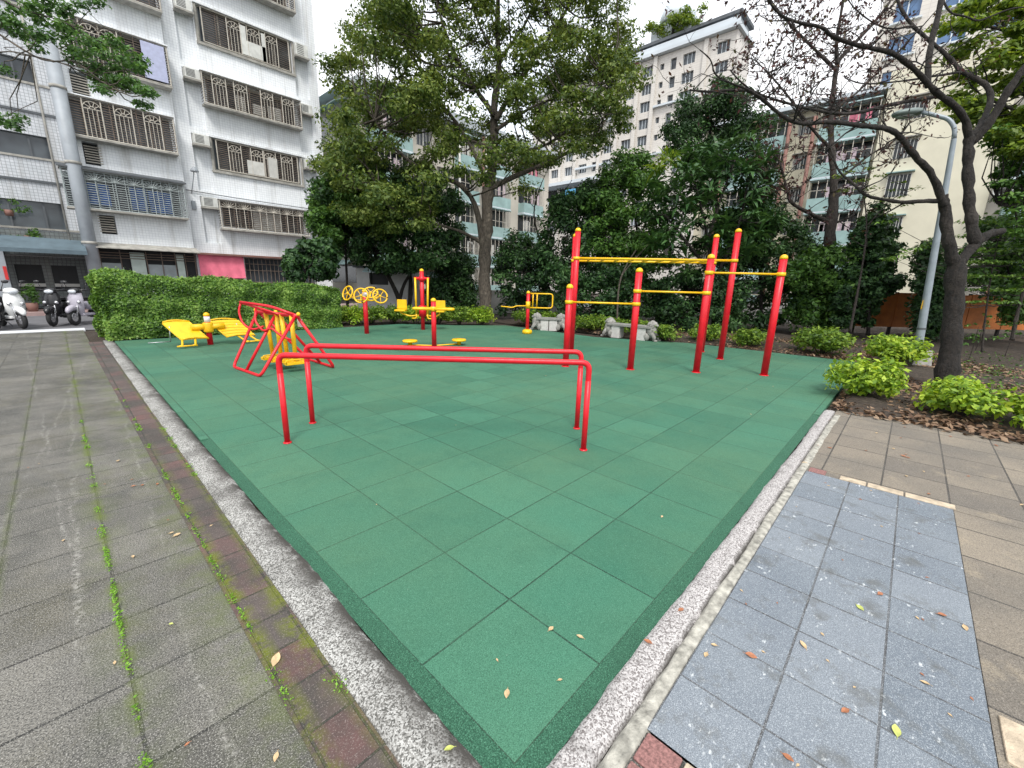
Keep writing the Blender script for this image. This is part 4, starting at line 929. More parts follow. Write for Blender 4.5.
bare('leafless_tree', 'slimmer bare brown tree behind the rightmost red post with reddish leaves', b, 14.2,
  [(822,332),(826,290),(829,250),(831,225),(834,194)],
  [([(834,194),(832,152),(830,123),(832,98),(837,62),(848,50),(871,26),(889,5),(900,-20)], .3, .12, .03, 14),
   ([(837,64),(836,40),(842,10),(845,-20)], -.2, .07, .03, 8),
   ([(829,222),(809,213),(790,203),(787,190),(782,170),(776,150)], -.6, .08, .02, 9),
   ([(830,224),(845,220),(855,214),(862,200)], .4, .05, .015, 4),
   ([(833,184),(852,169),(873,152),(892,144),(905,128)], .5, .05, .015, 7),
   ([(832,150),(812,130),(795,105),(775,80),(755,60)], -.8, .06, .015, 12),
   ([(833,110),(855,95),(880,70),(900,55)], .6, .05, .015, 9),
   ([(836,70),(815,50),(790,25),(770,0),(755,-20)], -.6, .06, .015, 13),
   ([(787,192),(770,185),(752,170)], -.3, .03, .01, 5)],
  2.6, 4200, 'lf_red', 'bark_twig', 78, .135, (.20, .15), tl=(.7, 1.7))
b = AT(545, 312, 17.5); b[2] = 0
bare('leafless_sapling', 'thin leafless sapling between the big trunk and the tall left posts', b, 17.5,
  [(543,322),(545,300),(546,275),(545,252)],
  [([(545,255),(538,235),(533,215),(537,195),(545,175)], .2, .05, .015, 5), ([(545,250),(556,232),(562,218),(575,200)], -.2, .04, .012, 5), ([(545,250),(547,225),(555,205),(572,180)], -.2, .03, .01, 4)],
  1.3, 120, 'lf_mid', 'bark_twig', 79, .1, (.10, .06), tl=(.4, 1.2))
# sparse tree with yellow green leaf sprays reaching in over the tower and the cream wall
b = AT(855, 330, 12.2); b[2] = 0
def sprays(name, label, base, centers, d, mat, seed, r=.28, n=40, L=.10, stems=(), bark='bark_twig'):
    t = tree(name, label, base); nr = np.random.default_rng(seed); m = MB(); rng = random.Random(seed); sk = []
    for px, r0, r1 in stems:
        P, R = limb(m, [AT(x, y, d) for x, y in px], r0, r1, 6, .05, rng); sk.extend(P)
    cl = [(AT(x, y, d+nr.uniform(-.4, .4)), (r*1.2, r*1.2, r*.22)) for x, y in centers]
    leaves_mesh('crown', clump_leaves(cl, n, L, .45, 1.3, nr), M[mat], t, base); link_branches(m, sk, cl, rng, .010, 1.); m.build('trunk', M[bark], t, base)
c = [(838,176),(850,172),(862,180),(846,190),(870,168),(880,176),(892,190),(902,196),(884,200),(868,196),(915,188),(900,182),(905,205),(888,214),(855,182),(872,188)]
sprays('sparse_sapling', 'sparse sapling with flat yellow green leaf sprays against the cream building', b, c, 12.0, 'lf_bright', 91, .20, 36, .085, [([(850,332),(862,270),(868,225),(862,185)], .04, .012), ([(868,225),(885,205),(905,190)], .02, .008)])
b = AT(990, 330, 10.5); b[2] = 0
c2 = [(x, y) for x in range(965, 1040, 11) for y in (222, 236, 250, 262, 276, 290, 302)] + [(885+i*7, 222+((i*37) % 40)) for i in range(9)]
sprays('leafy_sapling', 'slender leafy sapling spreading over the bed right of the dark trunk', b, c2, 10.6, 'lf_hedge', 92, .24, 34, .10, [([(982,352),(985,320),(990,280),(998,240)], .03, .01), ([(1012,340),(1018,310),(1030,270)], .05, .03)])
# big bright tree reaching in at the upper right; its trunk stands outside the picture
rb = AT(1150, 330, 9.5); rb[2] = 0
t = tree('broad_leafed_tree', 'bright yellow green tree crown filling the upper right corner', rb); m = MB(); nr = np.random.default_rng(55); rng = random.Random(55); sk = []
for px in ([(1150,360),(1140,200),(1120,80),(1100,-40)], [(1140,200),(1090,150),(1040,120),(990,100)], [(1125,100),(1070,60),(1010,30),(975,25)], [(1145,230),(1090,215),(1040,210),(1000,205)]):
    k = len(px)-1; P, R = limb(m, [AT(x, y, 9.5-.3*i/k) for i, (x, y) in enumerate(px)], .13 if px[0][1] == 360 else .06, .02, 8, .05, rng); sk.extend(P)
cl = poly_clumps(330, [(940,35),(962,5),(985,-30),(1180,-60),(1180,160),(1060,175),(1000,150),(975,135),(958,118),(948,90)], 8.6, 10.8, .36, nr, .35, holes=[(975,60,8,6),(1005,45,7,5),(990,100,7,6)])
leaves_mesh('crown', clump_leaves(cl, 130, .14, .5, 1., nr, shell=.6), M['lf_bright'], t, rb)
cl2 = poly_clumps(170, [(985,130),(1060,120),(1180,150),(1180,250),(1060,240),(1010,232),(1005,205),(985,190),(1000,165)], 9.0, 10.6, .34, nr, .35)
leaves_mesh('lower_crown', clump_leaves(cl2, 100, .12, .5, 1., nr), M['lf_mid'], t, rb)['label'] = 'darker green lower foliage'  # lower clumps use the deeper green leaf colour
link_branches(m, sk, cl+cl2, rng, .016, .7); m.build('trunk', M['bark_dark'], t, rb)
# branch hanging in at the upper left; its trunk stands outside the picture
lb = np.array([-5.6, 5.2, 0])
t = tree('overhanging_tree', 'feathery green branch hanging in at the upper left corner', lb); m = MB(); nr = np.random.default_rng(56); rng = random.Random(56); sk = []
P, R = limb(m, [(-5.6, 5.2, 0), (-5.5, 5.3, 2.2), (-5.1, 5.5, 3.9), AT(-120, 40, 5.2), AT(-20, 52, 5.2)], .15, .03, 10)
for px, r in ([[(-30,15),(5,38),(33,56),(50,62),(75,60),(100,80)], .016], [[(33,56),(60,62),(90,75),(120,92)], .009], [[(-30,60),(5,50),(30,55)], .014], [[(-20,-15),(20,10),(45,15),(70,25)], .014]):
    k = len(px)-1; P, R = limb(m, [AT(x, y, 5.2-.3*i/k) for i, (x, y) in enumerate(px)], r, r*.3, 6); sk.extend(P)
cl = [(AT(x+nr.normal(0, 3), y+nr.normal(0, 3), 5.1+nr.uniform(-.35, .35)), (.13, .13, .07)) for x, y in [(70,45),(80,38),(95,38),(85,50),(97,50),(110,48),(105,58),(118,55),(92,62),(105,68),(118,68),(128,62),(118,78),(130,78),(138,72),(128,88),(140,90),(148,96),(152,104),(100,78),(112,84),(90,72),(98,88),(108,92),(80,55),(72,60),(135,60),(125,50),
      (15,8),(30,6),(45,10),(60,14),(20,20),(38,22),(52,24),(65,28),(30,32),(45,34),(60,36),(72,30),(5,22),(12,32),(50,2),(70,4),(85,2),(95,4),(28,14),(8,122),(2,118),(15,120),(0,68),(36,42),(4,14)]]
leaves_mesh('crown', clump_leaves(cl, 150, .055, .42, 1.0, nr), M['lf_branch'], t, lb); link_branches(m, sk, cl, rng, .006, .8); m.build('trunk', M['bark_grey'], t, lb)
# small saplings and stems on the litter bed
for i, (px, py, h) in enumerate([(975,352,.95),(968,362,.8),(1005,356,.9)]):
    p = G(px, py); tt = tree('thin_sapling', 'thin young sapling growing from the litter right of the dark trunk', p, group='thin saplings in the litter'); m = MB(); rng = random.Random(i)
    P, R = limb(m, [(p[0], p[1], 0), (p[0]+.03, p[1]-.02, h*.5), (p[0]+rng.uniform(-.1, .1), p[1], h)], .010, .004, 5); nr = np.random.default_rng(i)
    m.build('stem', M['bark_twig'], tt, (p[0], p[1], 0)); cl = [((p[0]+nr.normal(0, .13), p[1]+nr.normal(0, .13), h*nr.uniform(.4, 1.05)), (.08, .08, .04)) for _ in range(9)]
    leaves_mesh('leaves', clump_leaves(cl, 12, .07, .5, 1., nr), M['lf_mid'], tt, (p[0], p[1], 0))

# ================================================================== litter, weeds, fallen leaves
rng = np.random.default_rng(9); P = []
for x0, x1, y0, y1, n in ((5.95, 14, -7, -.1, 21000), (10.85, 15, -.1, 6, 9000), (5.75, 6.7, -2.2, -.1, 700), (10.6, 12, 6, 10, 900)):
    P.append(np.stack([rng.uniform(x0, x1, n), rng.uniform(y0, y1, n), rng.uniform(.0, .045, n)], 1))
P = np.concatenate(P); N = rng.normal(0, .35, P.shape)+[0, 0, 1]; s = rng.uniform(.05, .11, len(P))
o = leaves_mesh('leaf_litter', leaf_arrays(P, N, s, s*.5, rng), M['litter'], None, (0, 0, 0)); tag(o, 'brown carpet of dry fallen leaves over the planting bed', 'leaf litter', kind='stuff')
# weeds in the paver joints
P = []; r = np.random.default_rng(12)
def joint(x, y0, y1, n, wid=.010, h=.018):
    yc = r.uniform(y0, y1, max(3, n//26)); y = r.choice(yc, n)+r.normal(0, .028, n)
    P.append(np.stack([x+r.normal(0, wid, n), y, r.uniform(.003, h, n)], 1))
joint(-.777, .75, 1.1, 90); joint(-.777, 1.25, 2.5, 420, .006); joint(-.777, 2.5, 5.4, 300, .011); joint(-.395, 1.15, 3.4, 480, .007); joint(-.40, 3.4, 7, 260, .012); joint(-.40, .75, 1.15, 60)
joint(-.238, 2.0, 4.6, 170, .012); joint(-.245, .66, .74, 45, .012, .03)
P = np.concatenate(P); N = r.normal(0, .6, P.shape)+[0, 0, 1]; s = r.uniform(.006, .014, len(P))*(1+P[:, 1]*.08)
o = leaves_mesh('joint_weeds', leaf_arrays(P, N, s, s*.55, r), M['weed'], None, (0, 0, 0)); tag(o, 'tiny bright green weeds sprouting along the joints of the path pavers', 'weeds', kind='stuff')
P = []
for x0, x1, y0, y1, n in ((6.4, 15, -7.5, -1.4, 3200), (11, 14, 0, 5, 400)): P.append(np.stack([r.uniform(x0, x1, n), r.uniform(y0, y1, n), r.uniform(.03, .12, n)], 1))
P = np.concatenate(P); N = r.normal(0, .6, P.shape)+[0, 0, 1]; s = r.uniform(.04, .09, len(P))
o = leaves_mesh('ground_cover', leaf_arrays(P, N, s, s*.4, r), M['lf_mid'], None, (0, 0, 0)); tag(o, 'sparse green ground cover growing through the leaf litter', 'ground cover', kind='stuff')
def fallen(x, y, z, L, rot, mat, label, group=None, curl=.25):
    vs = []; fs = []; K = 7; w = [0, .55, .9, 1, .85, .5, 0]
    for i in range(K):
        t = i/(K-1)-.5
        for s_, zz in ((-1, .22), (0, 0), (1, .28)): vs.append((t*L, s_*w[i]*L*.26, abs(s_)*w[i]*L*zz*curl*2+abs(t)*L*curl*.5))
    for i in range(K-1):
        for k in range(2): fs.append((i*3+k, (i+1)*3+k, (i+1)*3+k+1, i*3+k+1))
    mb = MB(); mb.add(vs, fs, True); mb.tube([(-L*.5, 0, L*curl*.25), (-L*.68, L*.04, L*curl*.2)], .0009, 4)
    o = mb.build('fallen_leaf', M[mat]); o.location = (x, y, z); o.rotation_euler = (random.uniform(-.15, .15), random.uniform(-.15, .15), rot)
    tag(o, label, 'fallen leaf', group)
Z1, Z2 = .0135, .0095
FL = [((551,629),Z1,.034,'dryleaf','curled pale leaf on the green tiles beside the central tile joint'),((580,637),Z1,.034,'dryleaf','pale pointed leaf on the green tiles near the right edging'),
 ((507,694),Z1,.040,'dryleaf','largest pale leaf on the green tiles nearest the front corner'),((560,680),Z1,.020,'dryleaf','tiny pale leaf lying right of the front corner tile'),((497,660),Z1,.016,'dryleaf','small round pale scrap left of centre on the front corner tile'),
 ((706,655),Z2,.034,'dryleaf','pale leaf at the kerb side of the grey stone tiles'),((751,656),Z2,.048,'dryred','red brown curled leaf on the grey stone tiles'),((803,645),Z2,.042,'dryleaf','cream pointed leaf in the middle row of grey stone tiles'),
 ((845,711),Z2,.038,'dryred','orange brown leaf on the lower grey stone tiles'),((788,758),Z2,.036,'dryred','red leaf at the bottom edge of the grey stone tiles'),((896,731),Z2,.05,'greenleaf','green and brown leaf in the right column of grey stone tiles'),
 ((714,645),Z2,.026,'dryleaf','small yellow leaf just above the pale kerb side leaf'),((860,608),Z2,.042,'greenleaf','yellow oval leaf near the centre of the grey stone tiles'),((880,594),Z2,.04,'dryred','dark curled leaf on a joint high on the grey tiles'),
 ((925,683),Z2,.032,'dryleaf','small pale leaf in the right column of grey tiles'),((965,628),Z2,.04,'dryleaf','pale leaf at the right border of the grey tiles'),((942,615),Z2,.04,'dryred','dark folded leaf near the right border of the grey tiles'),
 ((276,660),.007,.060,'dryleaf','large curled tan leaf beside the brick strip on the path'),((449,749),.024,.036,'greenleaf','yellow green leaf on the mottled kerb near the bottom edge'),((118,461),.007,.045,'dryleaf','pale flat leaf on the far part of the old path'),
 ((177,535),.007,.040,'dryleaf','whitish leaf on the path left of the mossy joint'),((171,624),.007,.022,'greenleaf','tiny yellow leaf in the middle of the path pavers'),((276,757),.007,.03,'dryleaf','small pale leaf on the bottom path paver'),
 ((681,610),.018,.036,'dryred','brown leaf caught on the pale pebble kerb'),((648,642),.018,.04,'dryred','dark red leaf crumpled at the edge of the pale kerb')]
for i, (p, z, L, mt, lab) in enumerate(FL):
    q = G(*p, z); fallen(q[0], q[1], z, L, i*1.9, mt, lab)
rr = random.Random(4)
for i in range(26):
    x, y = rr.uniform(.6, 3.3), rr.uniform(-1.08, -.26); fallen(x, y, Z2, rr.uniform(.012, .022), rr.uniform(0, 6), rr.choice(['dryleaf', 'dryred', 'dryred']), 'small brown leaf scrap scattered on the grey stone tiles', 'leaf scraps on the stone tiles')
for i in range(16):
    x, y = rr.uniform(.3, 7), rr.uniform(.3, 6); fallen(x, y, Z1, rr.uniform(.012, .028), rr.uniform(0, 6), 'dryleaf', 'tiny pale leaf scrap scattered over the green tiles', 'leaf scraps on the green tiles')
for i in range(18):
    x, y = rr.uniform(-1.6, -.3), rr.uniform(.8, 5); fallen(x, y, .006, rr.uniform(.012, .030), rr.uniform(0, 6), rr.choice(['dryleaf', 'dryred']), 'small dead leaf scrap scattered on the path pavers', 'leaf scraps on the path')
for i in range(22):
    x, y = rr.uniform(3.5, 5.8), rr.uniform(-1.9, -.1); fallen(x, y, .006, rr.uniform(.02, .05), rr.uniform(0, 6), rr.choice(['dryleaf', 'dryred', 'dryred']), 'dead leaf scattered on the tan pavers before the bed', 'leaves on the tan pavers')
# ================================================================== BUILDINGS
def DEPTH(P): return float((np.asarray(P, float)-CAM) @ CD)
def PLX(px, py, X):
    r = ray(px, py); return CAM+r*(X-CAM[0])/r[0]
def holed_wall(mb, axis, c, a0, a1, z0, z1, holes, dep):
    """wall in the plane axis=c with rectangular openings (a0,a1,z0,z1) and reveals going back by dep"""
    A = sorted(set([a0, a1]+[h[0] for h in holes]+[h[1] for h in holes])); Z = sorted(set([z0, z1]+[h[2] for h in holes]+[h[3] for h in holes]))
    A = [a for a in A if a0 <= a <= a1]; Z = [z for z in Z if z0 <= z <= z1]
    P = (lambda a, z, d=0: (a, c+d, z)) if axis == 'y' else (lambda a, z, d=0: (c+d, a, z))
    for i in range(len(A)-1):
        for k in range(len(Z)-1):
            ca, cz = (A[i]+A[i+1])/2, (Z[k]+Z[k+1])/2
            if any(h[0] < ca < h[1] and h[2] < cz < h[3] for h in holes): continue
            mb.add([P(A[i], Z[k]), P(A[i+1], Z[k]), P(A[i+1], Z[k+1]), P(A[i], Z[k+1])], [(0,1,2,3)])
    for h in holes:
        q = [(h[0], h[2]), (h[1], h[2]), (h[1], h[3]), (h[0], h[3])]
        for i in range(4):
            a, b = q[i], q[(i+1) % 4]; mb.add([P(*a), P(*b), P(*b, dep), P(*a, dep)], [(0,1,2,3)])
def shell(mb, x0, x1, y0, y1, z0, z1, faces='+x-x+yt'):
    if '+x' in faces: mb.add([(x1,y0,z0),(x1,y1,z0),(x1,y1,z1),(x1,y0,z1)], [(0,1,2,3)])
    if '-x' in faces: mb.add([(x0,y1,z0),(x0,y0,z0),(x0,y0,z1),(x0,y1,z1)], [(0,1,2,3)])
    if '+y' in faces: mb.add([(x1,y1,z0),(x0,y1,z0),(x0,y1,z1),(x1,y1,z1)], [(0,1,2,3)])
    if '-y' in faces: mb.add([(x0,y0,z0),(x1,y0,z0),(x1,y0,z1),(x0,y0,z1)], [(0,1,2,3)])
    if 't' in faces: mb.add([(x0,y0,z1),(x1,y0,z1),(x1,y1,z1),(x0,y1,z1)], [(0,1,2,3)])
def bar(mb, a, b, r): # square section bar
    mb.tube([a, b], r*1.2, 4, smooth=False)
def fan_grille(mb, x0, x1, z0, z1, Y, n, r=.012, louv=.085, fans=True, fw=.34):
    bar(mb, (x0, Y, z0), (x1, Y, z0), r*1.6); bar(mb, (x0, Y, z1), (x1, Y, z1), r*1.6)
    for i in range(n+1):
        x = x0+(x1-x0)*i/n; bar(mb, (x, Y, z0), (x, Y, z1), r*1.3)
    k = int((z1-z0)/louv)
def fans(mb, xs, z0, z1, Y, w=.36, r=.013):
    for x in xs:
        zc = z1-w*.62
        mb.tube([(x+math.cos(t)*w/2, Y, zc+math.sin(t)*w/2) for t in [PI*i/10 for i in range(11)]], r, 4, cap=False)
        mb.tube([(x+math.cos(t)*w/6, Y, zc+math.sin(t)*w/6) for t in [PI*i/6 for i in range(7)]], r, 4, cap=False)
        for t in (PI*.2, PI*.4, PI*.6, PI*.8): bar(mb, (x+math.cos(t)*w/6, Y, zc+math.sin(t)*w/6), (x+math.cos(t)*w/2, Y, zc+math.sin(t)*w/2), r*.8)
        bar(mb, (x-w/2, Y, zc), (x+w/2, Y, zc), r)
        for s in (-1, 1): bar(mb, (x+s*w/2, Y, z0), (x+s*w/2, Y, z1), r*1.3)
        for q in (-.25, 0, .25): bar(mb, (x+q*w, Y, z0), (x+q*w, Y, zc), r*.7)
def louvers(mb, x0, x1, z0, z1, Y, step=.075, r=.010, axis='y'):
    k = int((z1-z0)/step)
    for i in range(1, k):
        z = z0+(z1-z0)*i/k; bar(mb, (x0, Y, z), (x1, Y, z), r)
def ac_unit(parent, off, x0, x1, z0, z1, Y):
    m = MB(); m.box((x0, Y-.30, z0+.03), (x1, Y+.1, z1), .015); a = m.build('air_conditioner', M['ac'], parent, off)
    m = MB()
    for i in range(6): z = z0+.09+(z1-z0-.16)*i/5; m.box((x0+.05, Y-.306, z-.012), (x1-.20, Y-.301, z+.012))
    m.build('vent', M['acdark'], a, off)
    m = MB(); m.box((x0-.04, Y-.34, z0-.05), (x1+.04, Y, z0+.02)); m.build('ledge', M['sill'], a, off)
O = (4, 23, 0)
wb = empty('apartment_building', O, label='white tiled apartment block with caged windows and a round grey duct on the left', cat='building')
m = MB()
YF = 23.
win = [(4.95, 8.62, 10.95, 12.28), (4.95, 8.55, 8.62, 9.66), (4.9, 8.58, 6.02, 7.32), (4.95, 8.5, 3.66, 4.74), (4.95, 8.6, 13.45, 14.8)]
strips = []
for z0, z1 in ((12.55, 14.75), (10.05, 12.28), (7.6, 9.8), (5.1, 7.35), (2.9, 4.85)):
    strips += [(4.18, 4.80, z0, z1), (8.72, 9.36, z0, z1)]
gf = [(5.62, 8.9, .75, 2.32), (3.82, 5.5, 0.75, 2.3)]
holed_wall(m, 'y', YF, 3.68, 9.80, 0, 17.5, win+gf+strips, .14)
m.add([(3.68, YF, 0), (3.68, YF-.12, 0), (3.68, YF-.12, 17.5), (3.68, YF, 17.5)], [(0,1,2,3)])
shell(m, -14, 9.80, YF, YF+13, 0, 17.5); m.build('wall', M['wtile'], wb, O)
for h in strips:
    m = MB(); m.add([(h[0], YF+.14, h[2]), (h[1], YF+.14, h[2]), (h[1], YF+.14, h[3]), (h[0], YF+.14, h[3])], [(0,1,2,3)]); m.build('recessed_panel', M['wtile'], wb, O)
# left block, projecting slightly
YL = 22.88; lh = [(.95, 3.55, 8.8, 10.1), (.5, 3.45, 6.35, 7.55), (.1, 3.1, 3.85, 5.1), (.9, 3.6, 11.35, 12.7), (.55, 3.7, .0, 2.42), (-.1, .32, 2.9, 3.5), (.1, .5, 5.5, 6.2), (.72, 1.15, 5.42, 6.2), (.80, 1.25, 2.95, 3.65), (.75, 1.2, 7.75, 8.5)]
m = MB(); holed_wall(m, 'y', YL, .30, 3.68, 0, 17.5, [(max(h[0], .3), h[1], h[2], h[3]) for h in lh if h[1] > .33], .3); m.add([(3.68, YL, 0), (3.68, YF, 0), (3.68, YF, 17.5), (3.68, YL, 17.5)], [(0,1,2,3)])
m.add([(.30, YL, 0), (.30, YL+1.2, 0), (.30, YL+1.2, 17.5), (.30, YL, 17.5)], [(3,2,1,0)]); m.build('wall', M['wtile'], wb, O)
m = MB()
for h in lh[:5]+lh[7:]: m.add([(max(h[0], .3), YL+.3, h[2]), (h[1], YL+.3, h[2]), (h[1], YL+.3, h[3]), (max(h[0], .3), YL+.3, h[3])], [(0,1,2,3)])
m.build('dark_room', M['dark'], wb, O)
# leftmost recessed wall with strip windows
YR = 23.9; sh = [(-9, -.15, 8.05, 8.78), (-9, -.12, 5.55, 6.3), (-9, -.12, 3.05, 4.0), (-9, -.12, 10.5, 11.2), (-9, .25, .0, 2.0)]
m = MB(); holed_wall(m, 'y', YR, -14, .30, 2.0, 17.5, sh[:4], .15); m.build('wall', M['wtile2'], wb, O)
m = MB()
for h in sh[:4]: m.add([(h[0], YR+.15, h[2]), (h[1], YR+.15, h[2]), (h[1], YR+.15, h[3]), (h[0], YR+.15, h[3])], [(0,1,2,3)])
m.build('strip_glazing', M['glass'], wb, O)
for h in sh[:4]:
    m = MB(); m.box((-9, YR-.05, h[2]-.07), (.28, YR+.02, h[2])); m.build('sill', M['sill'], wb, O)
    m = MB()
    for x in (-.62, -1.5, -2.6, -3.8): m.box((x-.025, YR+.08, h[2]), (x+.025, YR+.12, h[3]))
    m.build('window_frame', M['roofdark'], wb, O)
for z in (9.0, 6.5, 4.15, 11.6):
    m = MB(); m.box((-9, YR-.06, z+.52), (.29, YR, z+.60)); m.build('ledge', M['roofdark'], wb, O)
def window(h, Y, fan_x=(), panels=(), frame_mat='grille', bars='grilledark', n=6, dark=True, step=.08):
    x0, x1, z0, z1 = h
    m = MB(); m.box((x0+.01, Y+.10, z0+.01), (x1-.01, Y+.13, z1-.01)); w = m.build('window', M['glass'], wb, O)
    m = MB(); k = 5
    for i in range(k+1): x = x0+.03+(x1-x0-.06)*i/k; m.box((x-.025, Y+.06, z0+.04), (x+.025, Y+.10, z1-.04))
    m.box((x0, Y+.05, z0), (x1, Y+.10, z0+.05)); m.box((x0, Y+.05, z1-.05), (x1, Y+.10, z1)); m.build('frame', M['sill'], w, O)
    return w
def cage(w, x0, x1, z0, z1, Y, dep, fan_x, bars='grilledark', pale='grille', n=8, step=.08, sunburst=False, roof=True, wf=.5):
    """protruding window cage: louvered bars, pale uprights with fan tops, floor slab and hood"""
    yy = Y-dep
    m = MB(); louvers(m, x0, x1, z0, z1, yy+.03, step, .0115)
    for i in range(n+1): x = x0+(x1-x0)*i/n; bar(m, (x, yy+.03, z0), (x, yy+.03, z1), .011)
    if dep > .1:
        for xs in (x0, x1):
            for k in range(1, int((z1-z0)/.11)): z = z0+k*.11; bar(m, (xs, yy, z), (xs, Y, z), .010)
    m.build('grille', M[bars], w, O)
    m = MB()
    if sunburst:
        k = len(fan_x)
        for x in fan_x:
            for t in [PI*i/8 for i in range(9)]: bar(m, (x, yy, z1-.30), (x+math.cos(t)*.28, yy, z1-.30+max(0, math.sin(t))*.27), .010)
            bar(m, (x, yy, z0), (x, yy, z1-.28), .014); bar(m, (x+.28, yy, z0), (x+.28, yy, z1), .010); m.blob((x, yy-.01, z1-.29), (.035, .02, .035), 7, 5)
        bar(m, (x0, yy, z1-.30), (x1, yy, z1-.30), .013)
    else: fans(m, fan_x, z0+.02, z1-.04, yy, wf)
    for x in (x0, x1): bar(m, (x, yy, z0), (x, yy, z1), .02)
    bar(m, (x0, yy, z0), (x1, yy, z0), .02); bar(m, (x0, yy, z1), (x1, yy, z1), .02); m.build('fan_grille', M[pale], w, O)
    if dep > .1:
        m = MB(); m.box((x0-.03, yy-.02, z0-.07), (x1+.03, Y, z0-.005)); m.build('sill', M['sill'], w, O)
        if roof: m = MB(); m.box((x0-.05, yy-.06, z1+.01), (x1+.05, Y, z1+.05)); m.build('hood', M['wtile'] if roof == 1 else M['sill'], w, O)
w = window(win[0], YF); cage(w, 5.1, 8.5, 11.0, 12.25, YF, .05, (6.25, 7.02, 7.75), n=7)
m = MB(); m.box((6.5, YF-.06, 11.05), (6.72, YF-.03, 12.15)); m.box((6.72, YF-.06, 11.05), (7.48, YF-.03, 11.62)); m.box((7.34, YF-.06, 11.05), (7.5, YF-.03, 12.15)); m.build('panel', M['ac'], w, O)
w = window(win[1], YF); cage(w, 4.75, 8.68, 8.55, 9.72, YF, .42, (5.35, 6.15, 7.2, 8.1), n=9, roof=1)
m = MB(); m.box((6.6, YF-.34, 8.62), (7.1, YF-.30, 9.05), .03); m.box((7.25, YF-.34, 8.6), (7.8, YF-.30, 9.15), .02); m.box((5.9, YF-.34, 8.6), (6.3, YF-.30, 9.2), .02); m.build('stored_boards', M['curtain'], w, O)
w = window(win[2], YF); cage(w, 5.05, 8.45, 6.08, 7.28, YF, .05, (5.75, 6.65, 7.2, 7.95), n=7)
m = MB(); m.box((6.2, YF-.06, 6.12), (6.9, YF-.03, 6.7)); m.box((7.1, YF-.06, 6.12), (7.5, YF-.03, 7.0)); m.build('panel', M['curtain'], w, O)
w = window(win[3], YF); cage(w, 4.80, 8.62, 3.56, 4.76, YF, .40, (5.15, 5.75, 6.4, 7.0, 7.6, 8.2), n=7, sunburst=True, roof=1)
m = MB(); m.box((6.2, YF-.02, 3.7), (7.45, YF+.02, 4.7)); m.build('curtain', M['curtain'], w, O)
for k in range(16): pass
w = window(win[4], YF); cage(w, 4.80, 8.80, 13.42, 14.75, YF, .42, (5.4, 6.4, 7.4, 8.3), n=9, roof=1)
# sills and lintel bands of the flush windows
for h in (win[0], win[2]):
    m = MB(); m.box((h[0]-.12, YF-.10, h[2]-.10), (h[1]+.12, YF-.002, h[2]-.005)); m.build('sill', M['sill'], wb, O)
    m = MB(); m.box((h[0]-.12, YF-.12, h[3]+.01), (h[1]+.14, YF-.002, h[3]+.09)); m.build('lintel', M['wtile'], wb, O)
    for x in (h[0]-.10, h[1]+.02):
        m = MB(); m.box((x, YF-.085, h[2]), (x+.08, YF-.002, h[3])); m.build('window_jamb', M['sill'], wb, O)
for x0, x1, z0, z1 in ((4.2, 4.75, 11.78, 12.2), (8.74, 9.3, 11.72, 12.25), (4.2, 4.75, 9.35, 9.75), (8.78, 9.3, 9.3, 9.72), (4.2, 4.76, 6.88, 7.3), (8.76, 9.3, 6.82, 7.25), (4.2, 4.78, 4.38, 4.8), (8.78, 9.3, 4.3, 4.72)):
    ac_unit(wb, O, x0, x1, z0, z1, YF)
# left block cages
for (x0, x1, z0, z1, dep, fx, kw) in ((1.0, 3.64, 8.75, 10.12, .45, (1.45, 1.95), {}), (.50, 3.52, 6.30, 7.60, .45, (1.15, 2.0, 2.85), {}), (.0, 3.52, 3.80, 5.10, .55, (.3, .85, 1.4, 1.95, 2.5, 3.05), dict(sunburst=True, pale='grilleblue', bars='grilleblue', roof=2)), (1.0, 3.66, 11.32, 12.7, .45, (1.6, 2.5), {})):
    m = MB(); m.box((x0+.05, YL-.04, z0+.05), (x1-.08, YL-.01, z1-.05)); w = m.build('window', M['glass'], wb, O)
    cage(w, x0, x1, z0, z1, YL, dep, fx, **kw)
    if kw:
        for q0, q1, q2, q3 in ((.6, 1.2, 3.95, 4.7), (1.8, 2.3, 3.92, 4.75), (2.35, 3.1, 3.9, 4.7)): m = MB(); m.box((q0, YL-.40, q2), (q1, YL-.37, q3)); m.build('blue_tarpaulin', M['tarpblue'], w, O)
m = MB(); m.box((2.85, YL-.50, 8.82), (3.55, YL-.47, 10.05)); m.build('laundry_screen', plain('pale lilac screen', (.42, .45, .62), .6, .1, 8), wb, O)
for z in (2.95, 5.42, 7.75):
    m = MB(); louvers(m, .75, 1.22, z, z+.72, YL-.01, .085, .016); m.build('louver', M['grille'], wb, O)
# hood over the lower cage
m = MB(); m.add([(-.1, YL-.62, 5.16), (3.62, YL-.62, 5.16), (3.62, YL, 5.34), (-.1, YL, 5.34)], [(0,1,2,3)]); m.box((-.1, YL-.64, 5.12), (3.62, YL-.60, 5.17)); m.build('hood', M['roofdark'], wb, O)
# round duct
m = MB(); m.tube([(.36, 22.35, 0), (.36, 22.35, 9.6)], .205, 20); dct = m.build('duct', M['pipegrey'], wb, O)
for z in (2.55, 5.3, 7.7):
    m = MB(); m.lathe([(.205, z-.05), (.225, z-.045), (.225, z+.045), (.205, z+.05)], (.36, 22.35, 0), 20); m.build('duct_band', M['sill'], dct, O)
for x, z0 in ((-.14, 2.2),):
    m = MB(); m.tube([(x, 22.6, z0), (x, 22.6, 12)], .035, 6); m.build('drain_pipe', M['sill'], wb, O)
